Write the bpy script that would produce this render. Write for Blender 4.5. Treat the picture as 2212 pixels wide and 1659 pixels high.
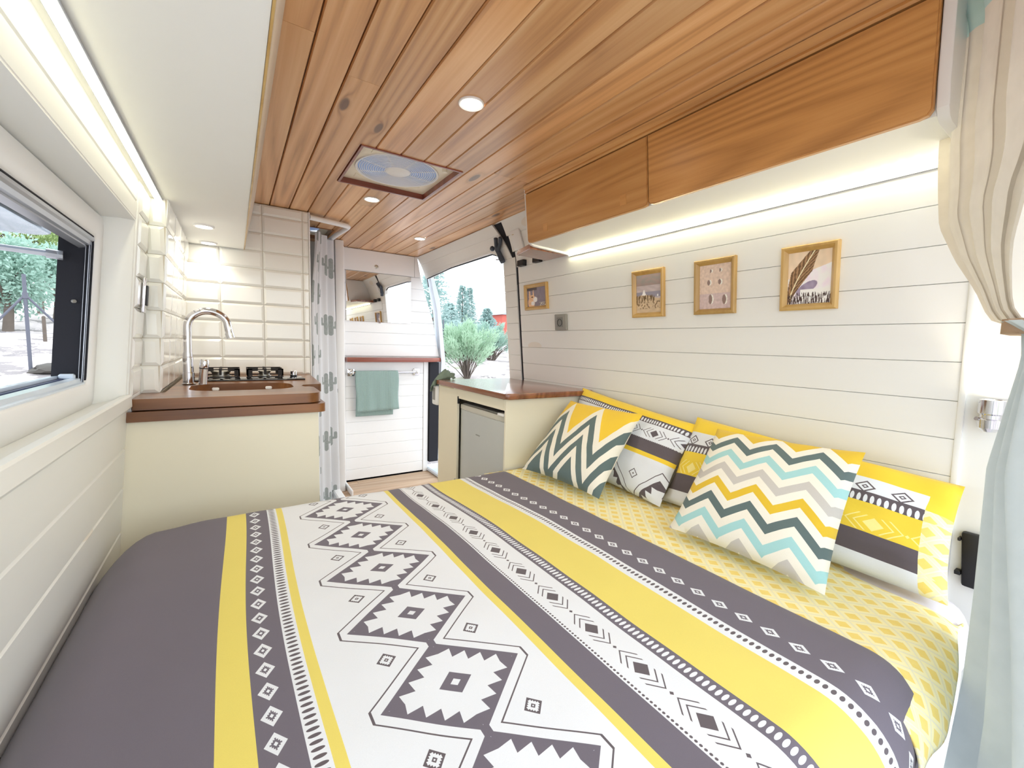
import bpy, bmesh, math, random
from mathutils import Vector, Matrix, noise
from math import sin, cos, pi, sqrt, radians, atan2, hypot, exp, floor

for o in list(bpy.data.objects): bpy.data.objects.remove(o)
SC = bpy.context.scene
COL = SC.collection
rnd = random.Random(7)

# ------------------------------------------------------------------ camera, sky, exposure
cam_d = bpy.data.cameras.new('camera'); cam = bpy.data.objects.new('camera', cam_d); COL.objects.link(cam)
cam_d.sensor_fit = 'HORIZONTAL'; cam_d.sensor_width = 36.0; cam_d.lens = 36.0*918.85/2212.0
cam_d.clip_start = 0.02; cam_d.clip_end = 500
_y, _p, _r = 0.57955, 0.091727, -0.0282153
_f = Vector((sin(_y)*cos(_p), cos(_y)*cos(_p), -sin(_p))); _rt = Vector((cos(_y), -sin(_y), 0)); _dn = _f.cross(_rt)
_R = cos(_r)*_rt + sin(_r)*_dn; _D = -sin(_r)*_rt + cos(_r)*_dn
cam.matrix_world = Matrix((( _R.x, -_D.x, -_f.x, 0), (_R.y, -_D.y, -_f.y, 0), (_R.z, -_D.z, -_f.z, 0), (0, 0, 0, 1)))
SC.camera = cam
SC.view_settings.view_transform = 'Standard'; SC.view_settings.look = 'None'
SC.view_settings.gamma = 1.0; SC.view_settings.use_curve_mapping = False
SC.view_settings.exposure = 0.18
SKY = 2.75
LED_S = 11.0
SPOT_W = 9.0
w = bpy.data.worlds.new('overcast_sky'); SC.world = w; w.use_nodes = True
bg = w.node_tree.nodes['Background']; bg.inputs[0].default_value = (0.86, 0.94, 1.0, 1); bg.inputs[1].default_value = SKY
SC.cycles.max_bounces = 6; SC.cycles.diffuse_bounces = 4; SC.cycles.glossy_bounces = 3
SC.cycles.transmission_bounces = 4; SC.cycles.transparent_max_bounces = 4
SC.cycles.sample_clamp_indirect = 6.0; SC.cycles.caustics_reflective = False; SC.cycles.caustics_refractive = False

# ------------------------------------------------------------------ helpers: materials
def lin(c): return c/12.92 if c <= .04045 else ((c+.055)/1.055)**2.4
def rgb(r, g, b): return (lin(r/255), lin(g/255), lin(b/255), 1.0)
T = None
class X:
    def __init__(s, k): s.k = k
    def __add__(a, b): return mth('ADD', a, b)
    __radd__ = __add__
    def __sub__(a, b): return mth('SUBTRACT', a, b)
    def __rsub__(a, b): return mth('SUBTRACT', b, a)
    def __mul__(a, b): return mth('MULTIPLY', a, b)
    __rmul__ = __mul__
    def __truediv__(a, b): return mth('DIVIDE', a, b)
    def __lt__(a, b): return mth('LESS_THAN', a, b)
    def __gt__(a, b): return mth('GREATER_THAN', a, b)
def put(sock, v):
    if isinstance(v, X): T.links.new(v.k, sock)
    else: sock.default_value = v
def mth(op, a, b=None, c=None):
    n = T.nodes.new('ShaderNodeMath'); n.operation = op
    put(n.inputs[0], a)
    if b is not None: put(n.inputs[1], b)
    if c is not None: put(n.inputs[2], c)
    return X(n.outputs[0])
def ab(a): return mth('ABSOLUTE', a)
def mx(a, b): return mth('MAXIMUM', a, b)
def mn(a, b): return mth('MINIMUM', a, b)
def fr(a): return mth('FRACT', a)
def sq(a): return mth('SQRT', a)
def tri(a): return 1.0 - ab(fr(a)*2.0 - 1.0)          # 0 at integers, 1 at halves
def rep(a, p): return (fr(a/p) - .5)*p                # repeat, centred on p/2
def mix(f, a, b):
    n = T.nodes.new('ShaderNodeMix'); n.data_type = 'RGBA'
    put(n.inputs[0], f)
    for s, v in ((n.inputs[6], a), (n.inputs[7], b)): put(s, v)
    return X(n.outputs[2])
def ramp(f, stops):
    n = T.nodes.new('ShaderNodeValToRGB'); put(n.inputs[0], f)
    e = n.color_ramp.elements
    while len(e) < len(stops): e.new(.5)
    for k, (p, c) in zip(e, stops): k.position = p; k.color = c
    return X(n.outputs[0])
def vec(x, y, z):
    n = T.nodes.new('ShaderNodeCombineXYZ')
    for s, v in zip(n.inputs, (x, y, z)): put(s, v)
    return X(n.outputs[0])
def sep(v):
    n = T.nodes.new('ShaderNodeSeparateXYZ'); T.links.new(v.k, n.inputs[0]); return [X(o) for o in n.outputs]
def coord(kind='Object'):
    n = T.nodes.new('ShaderNodeTexCoord'); return X(n.outputs[kind])
def rand(): return X(T.nodes.new('ShaderNodeObjectInfo').outputs['Random'])
def noi(v, scale, detail=2, rough=.5, dist=0):
    n = T.nodes.new('ShaderNodeTexNoise'); T.links.new(v.k, n.inputs['Vector'])
    n.inputs['Scale'].default_value = scale; n.inputs['Detail'].default_value = detail
    n.inputs['Roughness'].default_value = rough; n.inputs['Distortion'].default_value = dist
    return X(n.outputs[0])
def voro(v, scale):
    n = T.nodes.new('ShaderNodeTexVoronoi'); n.voronoi_dimensions = '2D'; T.links.new(v.k, n.inputs['Vector']); n.inputs['Scale'].default_value = scale
    return X(n.outputs['Distance']), X(n.outputs['Color'])
def newmat(name):
    global T
    m = bpy.data.materials.new(name); m.use_nodes = True; T = m.node_tree
    return m, T.nodes['Principled BSDF']
def bump(b, h, strength=.3, dist=.002):
    n = T.nodes.new('ShaderNodeBump'); n.inputs['Strength'].default_value = strength; n.inputs['Distance'].default_value = dist
    put(n.inputs['Height'], h); T.links.new(n.outputs[0], b.inputs['Normal'])
def plain(name, c, rough=.5, metal=0, var=.04, nscale=6, bmp=0, bscale=300, coat=0, spec=.5):
    m, b = newmat(name)
    v = coord(); n = noi(v, nscale, 3)
    d = (c[0]*(1-var), c[1]*(1-var), c[2]*(1-var), 1); e = tuple(min(1, k*(1+var)) for k in c[:3])+(1,)
    put(b.inputs['Base Color'], mix(n, d, e)); b.inputs['Roughness'].default_value = rough; b.inputs['Metallic'].default_value = metal
    b.inputs['Coat Weight'].default_value = coat; b.inputs['Specular IOR Level'].default_value = spec
    if bmp: bump(b, noi(v, bscale, 2), bmp)
    return m
def emit(name, c, s):
    m, b = newmat(name); b.inputs['Base Color'].default_value = c; b.inputs['Emission Color'].default_value = c
    b.inputs['Emission Strength'].default_value = s; return m
def wood(name, dark, mid, light, axis='Y', ring=7.0, lines=.35, knots=.0, rough=.35, coat=.15, wash=0, size=1.0, st=.22):
    """procedural board: growth rings from a stretched noise field, fine pores, sparse knots"""
    m, b = newmat(name)
    x, y, z = sep(coord()); r = rand()
    if axis == 'X': x, y = y, x
    if axis == 'Z': y, z = z, y
    x = x*size; y = y*size; z = z*size
    ox = r*17.3; oy = r*41.7
    kv = vec(x*1.0 + ox, y*.30 + oy, z*.2)
    kd, kc = voro(kv, 3.6)
    kr, kg, kb = sep(kc)
    has = (kr > (1.0 - knots)) if knots else (kr*0.0)
    near = mth('EXPONENT', kd*kd*(-260.0))*has
    field = noi(vec(x*2.6 + ox, y*st + oy, z*1.2), 1.6, 1.5, .45, .3)*ring*1.6 + near*1.6
    rg = tri(field)
    fine = noi(vec(x*90.0 + ox, y*2.2, z*60.0), 1.0, 3, .6)
    big = noi(vec(x*3.0 + ox, y*.9 + oy, 0.0), 1.0, 2)
    f = rg*lines + fine*.32 + big*(.72-lines)
    col = ramp(f, [(.18, dark), (.48, mid), (.85, light)])
    tone = .88 + r*.30
    hv = T.nodes.new('ShaderNodeHueSaturation'); put(hv.inputs['Color'], col); put(hv.inputs['Value'], tone); col = X(hv.outputs[0])
    if knots:
        core = mn(mx(((.030 + kg*.035) - kd)*60.0, 0.0), 1.0)*has
        col = mix(near*.6, col, dark); col = mix(core*.75, col, (dark[0]*.30, dark[1]*.28, dark[2]*.3, 1))
    put(b.inputs['Base Color'], col); b.inputs['Roughness'].default_value = rough; b.inputs['Coat Weight'].default_value = coat
    b.inputs['Coat Roughness'].default_value = .25
    bump(b, fine + rg*.4, .15, .001)
    return m
def painted(name, c, rough=.45, knot=.12):
    """painted softwood: faint brushed grain and a few knots grinning through"""
    m, b = newmat(name)
    x, y, z = sep(coord()); r = rand()
    n = noi(vec(x*30.0, y*1.6 + r*9.0, z*30.0), 1.0, 3)
    bigv = noi(vec(x, y*1.2 + r*20.0, z*5.0), 1.5, 2)
    d = tuple(k*.95 for k in c[:3])+(1,)
    col = mix(bigv*.6 + n*.4, d, c)
    kd, kc = voro(vec(z*1.6, y*.55 + r*31.0, 0.0), 2.6); kr, kg, kb = sep(kc)
    k = (kd < .10)*(kr > (1-knot))
    col = mix(k*.22, col, rgb(214, 180, 120))
    put(b.inputs['Base Color'], col); b.inputs['Roughness'].default_value = rough
    bump(b, n, .12, .001)
    return m
def uvs():
    s, t, _ = sep(coord('UV')); return s, t
def print_mat(name, fn, rough=.85):
    m, b = newmat(name)
    s, t = uvs(); col = fn(s, t)
    n = noi(coord(), 900, 1); big = noi(coord(), 9, 2)
    hv = T.nodes.new('ShaderNodeHueSaturation'); put(hv.inputs['Color'], col); put(hv.inputs['Value'], .93 + n*.10 + big*.05)
    T.links.new(hv.outputs[0], b.inputs['Base Color']); b.inputs['Roughness'].default_value = rough
    b.inputs['Sheen Weight'].default_value = .15; b.inputs['Specular IOR Level'].default_value = .2
    bump(b, n, .12, .0006)
    return m
def vcol_mat(name, rough=.6):
    m, b = newmat(name)
    n = T.nodes.new('ShaderNodeVertexColor'); n.layer_name = 'Col'; T.links.new(n.outputs[0], b.inputs['Base Color'])
    b.inputs['Roughness'].default_value = rough; return m
def cloth_thin(name, c, rough=.9, trans=.4, fn=None):
    m, b = newmat(name)
    if fn: col = fn()
    else: col = mix(noi(coord(), 40, 3), tuple(k*.95 for k in c[:3])+(1,), c)
    put(b.inputs['Base Color'], col); b.inputs['Roughness'].default_value = rough; b.inputs['Specular IOR Level'].default_value = .15
    t = T.nodes.new('ShaderNodeBsdfTranslucent'); put(t.inputs[0], col)
    x = T.nodes.new('ShaderNodeMixShader'); x.inputs[0].default_value = trans
    T.links.new(b.outputs[0], x.inputs[1]); T.links.new(t.outputs[0], x.inputs[2])
    T.links.new(x.outputs[0], T.nodes['Material Output'].inputs[0]); return m

# ------------------------------------------------------------------ helpers: meshes and objects
OFF = {}
def tag(o, label=None, cat=None, group=None, kind=None):
    if label: o['label'] = label
    if cat: o['category'] = cat
    if group: o['group'] = group
    if kind: o['kind'] = kind
    return o
def thing(name, label, cat, loc=(0, 0, 0), group=None, kind=None):
    o = bpy.data.objects.new(name, None); COL.objects.link(o); o.location = loc; o.empty_display_size = .05
    OFF[o.name] = Vector(loc); return tag(o, label, cat, group, kind)
def obj(name, bm, mats, parent=None, label=None, cat=None, group=None, kind=None, smooth=35, base=None):
    """bm is in world coordinates; the object's origin goes to its parent's origin (or to base)"""
    me = bpy.data.meshes.new(name)
    bmesh.ops.recalc_face_normals(bm, faces=bm.faces[:])
    bm.to_mesh(me); bm.free()
    if not isinstance(mats, (list, tuple)): mats = [mats]
    for m in mats: me.materials.append(m)
    o = bpy.data.objects.new(name, me); COL.objects.link(o)
    off = OFF[parent.name] if parent is not None else Vector(base or (0, 0, 0))
    if off.length > 0: me.transform(Matrix.Translation(-off))
    if parent is not None: o.parent = parent; OFF[o.name] = off
    else: o.location = off; OFF[o.name] = off
    if smooth:
        me.polygons.foreach_set('use_smooth', [True]*len(me.polygons)); me.set_sharp_from_angle(angle=radians(smooth))
    return tag(o, label, cat, group, kind)
def clone(o, loc, parent=None, label=None, group=None):
    c = o.copy(); COL.objects.link(c); c.location = loc
    if parent is not None: c.parent = parent
    if label: c['label'] = label
    return c
def clone_tree(o, delta, label=None, parent=None):
    c = o.copy(); COL.objects.link(c)
    if parent is None: c.location = o.location + Vector(delta); OFF[c.name] = Vector(c.location)
    else: c.parent = parent; c.matrix_parent_inverse = o.matrix_parent_inverse
    if label: c['label'] = label
    for ch in list(o.children): clone_tree(ch, delta, None, c)
    return c
def nb(): return bmesh.new()
def box(bm, x0, x1, y0, y1, z0, z1, bev=0, seg=1, mi=0, fn=None):
    vs = [bm.verts.new(p) for p in ((x0,y0,z0),(x1,y0,z0),(x1,y1,z0),(x0,y1,z0),(x0,y0,z1),(x1,y0,z1),(x1,y1,z1),(x0,y1,z1))]
    fs = [bm.faces.new([vs[i] for i in q]) for q in ((3,2,1,0),(4,5,6,7),(0,1,5,4),(1,2,6,5),(2,3,7,6),(3,0,4,7))]
    for f in fs: f.material_index = mi
    allv = set(vs)
    if bev:
        es = list({e for f in fs for e in f.edges})
        r = bmesh.ops.bevel(bm, geom=es, offset=bev, segments=seg, affect='EDGES', profile=.5, clamp_overlap=True)
        for f in r['faces']: f.material_index = mi
        allv = set(r['verts']) | {v for f in r['faces'] for v in f.verts} | {v for v in vs if v.is_valid}
    if fn:
        for v in allv: v.co = Vector(fn(*v.co))
    return bm
def prism(bm, poly, axis, a0, a1, mi=0, bev=0):
    def P(p, a): return {'X': (a, p[0], p[1]), 'Y': (p[0], a, p[1]), 'Z': (p[0], p[1], a)}[axis]
    A = [bm.verts.new(P(p, a0)) for p in poly]; B = [bm.verts.new(P(p, a1)) for p in poly]
    n = len(poly); fs = [bm.faces.new(A[::-1]), bm.faces.new(B)]
    for i in range(n): fs.append(bm.faces.new((A[i], A[(i+1) % n], B[(i+1) % n], B[i])))
    for f in fs: f.material_index = mi
    if bev:
        es = list(set(fs[0].edges) | set(fs[1].edges))
        r = bmesh.ops.bevel(bm, geom=es, offset=bev, segments=2, affect='EDGES', profile=.5, clamp_overlap=True)
        for f in r['faces']: f.material_index = mi
    return bm
def tube(bm, pts, r, n=10, mi=0, cap=True):
    pts = [Vector(p) for p in pts]; rs = r if isinstance(r, (list, tuple)) else [r]*len(pts)
    rings = []; up = None
    for i, p in enumerate(pts):
        d = (pts[min(i+1, len(pts)-1)] - pts[max(i-1, 0)]).normalized()
        if up is None: up = d.orthogonal().normalized()
        up = (up - d*up.dot(d)).normalized(); sd = d.cross(up)
        rings.append([bm.verts.new(p + (up*cos(2*pi*k/n) + sd*sin(2*pi*k/n))*rs[i]) for k in range(n)])
    for a, b in zip(rings, rings[1:]):
        for k in range(n): bm.faces.new((a[k], a[(k+1) % n], b[(k+1) % n], b[k])).material_index = mi
    if cap:
        bm.faces.new(rings[0][::-1]).material_index = mi; bm.faces.new(rings[-1]).material_index = mi
    return bm
def lathe(bm, prof, c, ax=(0, 0, 1), n=24, mi=0):
    c = Vector(c); ax = Vector(ax).normalized(); u = ax.orthogonal().normalized(); v = ax.cross(u); rings = []
    for r, h in prof:
        if r < 1e-6: rings.append([bm.verts.new(c + ax*h)])
        else: rings.append([bm.verts.new(c + ax*h + (u*cos(2*pi*k/n) + v*sin(2*pi*k/n))*r) for k in range(n)])
    for a, b in zip(rings, rings[1:]):
        for k in range(n):
            k2 = (k+1) % n
            if len(a) == 1 and len(b) == 1: continue
            q = (a[0], b[k2], b[k]) if len(a) == 1 else (a[k], a[k2], b[0]) if len(b) == 1 else (a[k], a[k2], b[k2], b[k])
            bm.faces.new(q).material_index = mi
    return bm
def surf(bm, us, vs, fn, uv=None, mi=None):
    """grid over lists us, vs; uv(u,v) for the UV layer, mi(i,j) material of cell"""
    L = bm.loops.layers.uv.verify() if uv else None
    V = [[bm.verts.new(fn(u, v)) for v in vs] for u in us]
    for i in range(len(us)-1):
        for j in range(len(vs)-1):
            f = bm.faces.new((V[i][j], V[i+1][j], V[i+1][j+1], V[i][j+1]))
            if mi: f.material_index = mi(i, j)
            if L:
                for l, (a, b) in zip(f.loops, ((i, j), (i+1, j), (i+1, j+1), (i, j+1))): l[L].uv = uv(us[a], vs[b])
    return V
def lsp(a, b, n): return [a + (b-a)*i/n for i in range(n+1)]
def sm(x, a, b):
    t = min(1, max(0, (x-a)/(b-a))); return t*t*(3-2*t)
def fnz(x, y, z=0): return noise.noise(Vector((x, y, z)))
def rrect(x0, x1, y0, y1, r, n=5):
    P = []
    for cx, cy, a in ((x1-r, y1-r, 0), (x0+r, y1-r, pi/2), (x0+r, y0+r, pi), (x1-r, y0+r, 3*pi/2)):
        for k in range(n+1): P.append((cx + r*cos(a + pi/2*k/n), cy + r*sin(a + pi/2*k/n)))
    return P
def wr(z): return 1.55 - .1*z         # inner face of the right wall at height z
def wl(z): return -.28 + .08*z        # inner face of the left wall at height z

# ------------------------------------------------------------------ materials
M = {}
M['white'] = painted('white_paint', rgb(242, 243, 240))
M['white_cool'] = painted('white_gloss_paint', rgb(244, 245, 246), .4, .05)
M['cream'] = plain('cream_laminate', rgb(240, 233, 211), .5, var=.015)
M['plaster'] = plain('white_board', rgb(242, 243, 240), .55, var=.015)
M['ceil'] = wood('varnished_pine', rgb(146, 96, 54), rgb(210, 158, 106), rgb(234, 192, 142), 'Y', 11, .27, .42, .3, .3, st=.11)
M['oak'] = wood('honey_oak_veneer', rgb(140, 92, 46), rgb(194, 140, 80), rgb(218, 168, 106), 'Y', 22, .20, 0, .33, .35, size=1.3, st=.07)
M['walnut'] = wood('oiled_walnut', rgb(66, 36, 16), rgb(118, 74, 38), rgb(160, 108, 62), 'X', 6, .3, 0, .28, .4)
M['walnut_y'] = wood('oiled_walnut_lengthways', rgb(80, 42, 26), rgb(130, 78, 52), rgb(164, 106, 74), 'Y', 6, .3, 0, .14, .8)
M['mahog'] = wood('red_brown_stain', rgb(80, 36, 26), rgb(130, 66, 50), rgb(158, 88, 68), 'X', 5, .3, 0, .3, .4)
M['rawply'] = plain('bare_plywood_edge', rgb(214, 202, 186), .7, var=.12, nscale=30)
M['floor'] = wood('oak_vinyl', rgb(136, 104, 80), rgb(188, 158, 130), rgb(212, 188, 162), 'X', 6, .3, 0, .45, .05)
M['goldwood'] = wood('pale_gold_frame', rgb(150, 112, 54), rgb(192, 154, 88), rgb(216, 184, 120), 'Z', 5, .25, 0, .35, .3)
M['tile'] = plain('glazed_white_tile', rgb(243, 244, 240), .12, var=.02, coat=.4)
M['grout'] = plain('pale_grout', rgb(214, 206, 188), .9)
M['black'] = plain('black_plastic', rgb(24, 24, 27), .45, bmp=.1)
M['rubber'] = plain('black_rubber', rgb(26, 27, 36), .8, bmp=.15)
M['iron'] = plain('cast_iron_pan_support', rgb(30, 24, 24), .6, bmp=.3)
M['glassblack'] = plain('black_hob_glass', rgb(18, 14, 14), .06, coat=.6)
M['chrome'] = plain('chrome', rgb(222, 222, 226), .08, 1, .01)
M['steel'] = plain('brushed_steel', rgb(190, 186, 176), .28, 1, .04)
M['alu'] = plain('silver_aluminium', rgb(190, 194, 202), .35, .7, .03)
M['greyplastic'] = plain('grey_plastic', rgb(150, 148, 142), .45)
M['socketface'] = plain('grey_socket_insert', rgb(128, 128, 124), .4)
M['fridge'] = plain('silver_grey_fridge_paint', rgb(198, 201, 200), .38, .1, .02)
M['hook'] = plain('slate_grey_hook', rgb(70, 78, 90), .7, bmp=.3)
M['plastic_w'] = plain('white_plastic', rgb(240, 240, 240), .35, var=.01)
M['body'] = plain('van_white_bodywork', rgb(214, 226, 240), .3, coat=.3)
M['vent_cream'] = plain('cream_vent_plastic', rgb(240, 232, 212), .4, var=.01)
M['mattress'] = plain('white_mattress_cover', rgb(226, 222, 232), .9, bmp=.2)
M['towel'] = plain('sage_green_towel', rgb(132, 164, 158), .95, var=.10, nscale=60, bmp=.8, bscale=220)
M['tape'] = plain('beige_masking', rgb(214, 200, 170), .7)
m, b = newmat('mirror_silver'); b.inputs['Metallic'].default_value = 1; b.inputs['Roughness'].default_value = .01
put(b.inputs['Base Color'], mix(noi(coord(), 3), (.93, .94, .93, 1), (.95, .95, .95, 1))); M['mirror'] = m
M['led'] = emit('warm_led', (1.0, .94, .68, 1), LED_S); M['led_dim'] = emit('warm_led_lens', (1.0, .94, .68, 1), 5.0)
M['led_chip'] = emit('led_chip', (1.0, .91, .58, 1), LED_S*10.5)
M['spot'] = emit('spot_lens', (1.0, .93, .80, 1), 22)
M['lamp_glow'] = emit('reading_lamp_lens', (1.0, .88, .62, 1), 25)
m, b = newmat('acrylic_window_pane'); b.inputs['Base Color'].default_value = rgb(196, 206, 218); b.inputs['Roughness'].default_value = .15
b.inputs['Transmission Weight'].default_value = .55; b.inputs['IOR'].default_value = 1.1
put(b.inputs['Roughness'], noi(coord(), 14, 3)*.3); M['acrylic'] = m
M['dome'] = cloth_thin('translucent_dome', rgb(186, 200, 222), .4, .35)
M['print'] = vcol_mat('photo_print')

GREY = rgb(110, 104, 116); WHITE = rgb(229, 233, 240); YEL = rgb(231, 214, 110); PALE = rgb(250, 238, 170); DKP = rgb(98, 90, 96)
def P_flat(c): return lambda s, t: mix(0.0, c, c)
def small_diamond(s, t, ty, per, hx, hy, ground, fig):
    dy = rep(s, per); dx = t - ty
    p = dx/hx + dy/hy; q = dx/hx - dy/hy
    m_ = mx(ab(p), ab(q)); o_ = mn(ab(p), ab(q))
    c = mix(m_ < 1.0, ground, fig)
    c = mix(m_ < (.42 + .18*tri(o_/.3)), c, ground); return mix(m_ < .2, c, fig)
def P_diaL(s, t): return small_diamond(s - .0083, t, .023, .0545, .0150, .0215, GREY, WHITE)
def P_diaR(s, t): return small_diamond(s + .0163, t, .052, .0545, .0150, .0200, GREY, WHITE)
def ell(s, t, ty, per, rx, ry, g, f):
    dy = rep(s, per)/ry; dx = (t - ty)/rx; return mix((dx*dx + dy*dy) < 1.0, g, f)
def P_ell(s, t): return ell(s, t, .0125, .0128, .0092, .0034, WHITE, DKP)
def P_oval(s, t): return ell(s, t, .018, .0117, .0105, .0036, GREY, WHITE)
def P_dots(s, t):
    c = ell(s, t, .0230, .0125, .0075, .0036, WHITE, DKP)
    return c
def star_rhomb(dx, dy, hx, hy, base, dark, white, a=.66, g=.24, cen=.23, per=.358):
    p = dx/hx + dy/hy; q = dx/hx - dy/hy
    m_ = mx(ab(p), ab(q)); o_ = mn(ab(p), ab(q))
    c = mix(m_ < 1.0, base, dark)
    c = mix(m_ < (a + g*tri(o_/per)), c, white)
    c = mix(m_ < cen, c, dark); return mix(m_ < cen*.33, c, white)
def P_big(s, t):
    per = .2143; dy = rep(s - .606 + per/2, per); dx = t - .1855
    ay = ab(dy); k = 1.0 - ay/(per/2)
    L = mn(.028 + k*.129, .1420)
    adx = ab(dx)
    c = mix((adx < L), WHITE, DKP); c = mix(adx < (L - .0042), c, WHITE)
    hx = .127; hy = per/2
    p = dx/hx + dy/hy; q = dx/hx - dy/hy
    m_ = mx(ab(p), ab(q)); o_ = mn(ab(p), ab(q))
    c = mix(mx(m_ < 1.0, (adx < .0075)*(ay > .09)), c, GREY)
    c = mix(m_ < (.66 + .24*tri(o_/.358)), c, WHITE)
    c = mix(m_ < .235, c, GREY); c = mix(m_ < .075, c, WHITE)
    dy2 = rep(s - .606, per); dx2 = adx - .0845
    p = dx2/.0175 + dy2/.0185; q = dx2/.0175 - dy2/.0185
    m_ = mx(ab(p), ab(q)); o_ = mn(ab(p), ab(q))
    c = mix(m_ < 1.0, c, DKP); c = mix(m_ < (.6 + .2*tri(o_/.33)), c, WHITE)
    c = mix(m_ < .27, c, DKP); return mix(m_ < .1, c, WHITE)
def chevrons(s, t, ty, per, ground, fig, sx=1.0):
    dy = rep(s, per); dx = t - ty; adx = ab(dx)*(1/sx); ady = ab(dy)*(1/sx)
    m_ = adx/.0168 + ady/.0192
    c = mix(m_ < 1.0, ground, fig)
    r1 = (ab(m_ - 1.85) < .10)*(adx < .0195)*(ady > .006); r2 = (ab(m_ - 2.70) < .10)*(adx < .0215)*(ady > .006)
    c = mix(mx(r1, r2), c, fig)
    d2 = rep(s + per/2, per)
    return mix((adx/.0042 + ab(d2)/.0045) < 1.0, c, fig)
def P_chev(s, t):
    c = chevrons(s - .588 + .0635, t, .049, .1270, WHITE, DKP)
    dy = rep(s, .0080); dx = t - .0055
    c = mix((dx*dx*(1/.0024**2) + dy*dy*(1/.0026**2)) < 1.0, c, DKP); return c
def P_fabric(s, t):
    a = fr(s/.060 + t/.052); d = fr(s/.060 - t/.052)
    m_ = mx(ab(a - .5), ab(d - .5))
    c = mix(m_ < .46, rgb(234, 230, 204), rgb(248, 240, 184)); c = mix(m_ < .40, c, rgb(248, 240, 190))
    n = noi(vec(s, t, 0.0), 30, 2)
    return mix((m_ < .27), c, mix(n, rgb(240, 212, 106), rgb(247, 226, 140)))
M['p_grey'] = print_mat('duvet_grey', P_flat(GREY)); M['p_yel'] = print_mat('duvet_yellow', P_flat(YEL))
M['p_white'] = print_mat('duvet_white', P_flat(WHITE)); M['p_diaL'] = print_mat('duvet_diamond_border', P_diaL)
M['p_diaR'] = print_mat('duvet_diamond_border_wide', P_diaR); M['p_ell'] = print_mat('duvet_dash_border', P_ell)
M['p_big'] = print_mat('duvet_star_diamonds', P_big); M['p_chev'] = print_mat('duvet_chevrons', P_chev)
M['p_oval'] = print_mat('duvet_oval_border', P_oval); M['p_dots'] = print_mat('duvet_dot_border', P_dots)
M['p_fab'] = print_mat('yellow_diamond_sheet', P_fabric)

# ------------------------------------------------------------------ outside: ground and big shell
FLOOR = -1.21
def gz(x, y):
    r = hypot(x, y); z = -1.75 + 1.2*sm(r, 3.6, 9.5) + 1.05*sm(r, 9, 18)*(1-sm(x, 0, 5)) + .6*sm(r, 9, 30)*sm(x, 0, 5)
    return z + .05*fnz(x*.7, y*.7)*sm(r, 4, 8)
m, b = newmat('dusty_ground'); v = coord()
n1 = noi(v, 1.2, 5, .65); n2 = noi(v, 14, 4, .7); n3 = noi(v, .35, 3)
c = mix(n2, rgb(170, 156, 156), rgb(232, 222, 222)); c = mix((n1 > .56)*.7, c, rgb(108, 104, 104)); c = mix((n3 > .6)*.5, c, rgb(150, 160, 120))
put(b.inputs['Base Color'], c); b.inputs['Roughness'].default_value = 1; bump(b, n2, .6, .03); M['ground'] = m
bm = nb(); surf(bm, lsp(-40, 60, 80), lsp(-12, 90, 84), lambda x, y: (x, y, gz(x, y)))
obj('ground', bm, M['ground'], None, 'pale dusty ground with dark litter outside the van', 'ground', kind='structure')

# floor ------------------------------------------------------------
bm = nb(); box(bm, -.40, 1.60, -.10, 3.80, FLOOR-.06, FLOOR-.006)
floor_ = obj('floor', bm, M['black'], None, 'oak look plank flooring glimpsed beyond the bed', 'floor', kind='structure')
for i in range(14):
    y0 = 1.70 + i*.15
    cut = -.30 + rnd.random()*1.4
    for a, b_ in ((-.395, cut), (cut, 1.56)):
        bm = nb(); box(bm, a+.0008, b_-.0008, y0+.0008, min(y0+.1492, 3.75), FLOOR-.007, FLOOR, .0012)
        obj('plank', bm, M['floor'], floor_)

# ceiling ----------------------------------------------------------
CZ = .76
VX0, VX1, VY0, VY1 = .437, .873, 1.782, 2.246       # roof vent recess
WX0, WX1, WY0, WY1 = .245, .602, 3.235, 3.60           # second recess, above the shower
bm = nb()
def slab_holes(bm, xs, ys, holes, z0, z1):
    for i in range(len(xs)-1):
        for j in range(len(ys)-1):
            cx, cy = (xs[i]+xs[i+1])/2, (ys[j]+ys[j+1])/2
            if not any(h[0] < cx < h[1] and h[2] < cy < h[3] for h in holes): box(bm, xs[i], xs[i+1], ys[j], ys[j+1], z0, z1)
HO = [(VX0, VX1, VY0, VY1), (WX0, WX1, WY0, WY1)]
slab_holes(bm, [-.42, WX0, VX0, WX1, VX1, 1.62], [-.32, VY0, VY1, WY0, WY1, 3.85], HO, CZ+.016, CZ+.05)
ceil_ = obj('ceiling', bm, M['walnut'], None, 'varnished pine tongue and groove ceiling with knots', 'ceiling', kind='structure', smooth=0)
G = .0042
def plank_z(bm, x0, x1, y0, y1):
    prism(bm, [(x0+.0016, CZ+.016), (x0+.0017, CZ+G*1.4), (x0+G, CZ), (x1-G, CZ), (x1-.0017, CZ+G*1.4), (x1-.0016, CZ+.016)], 'Y', y0, y1)
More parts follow.
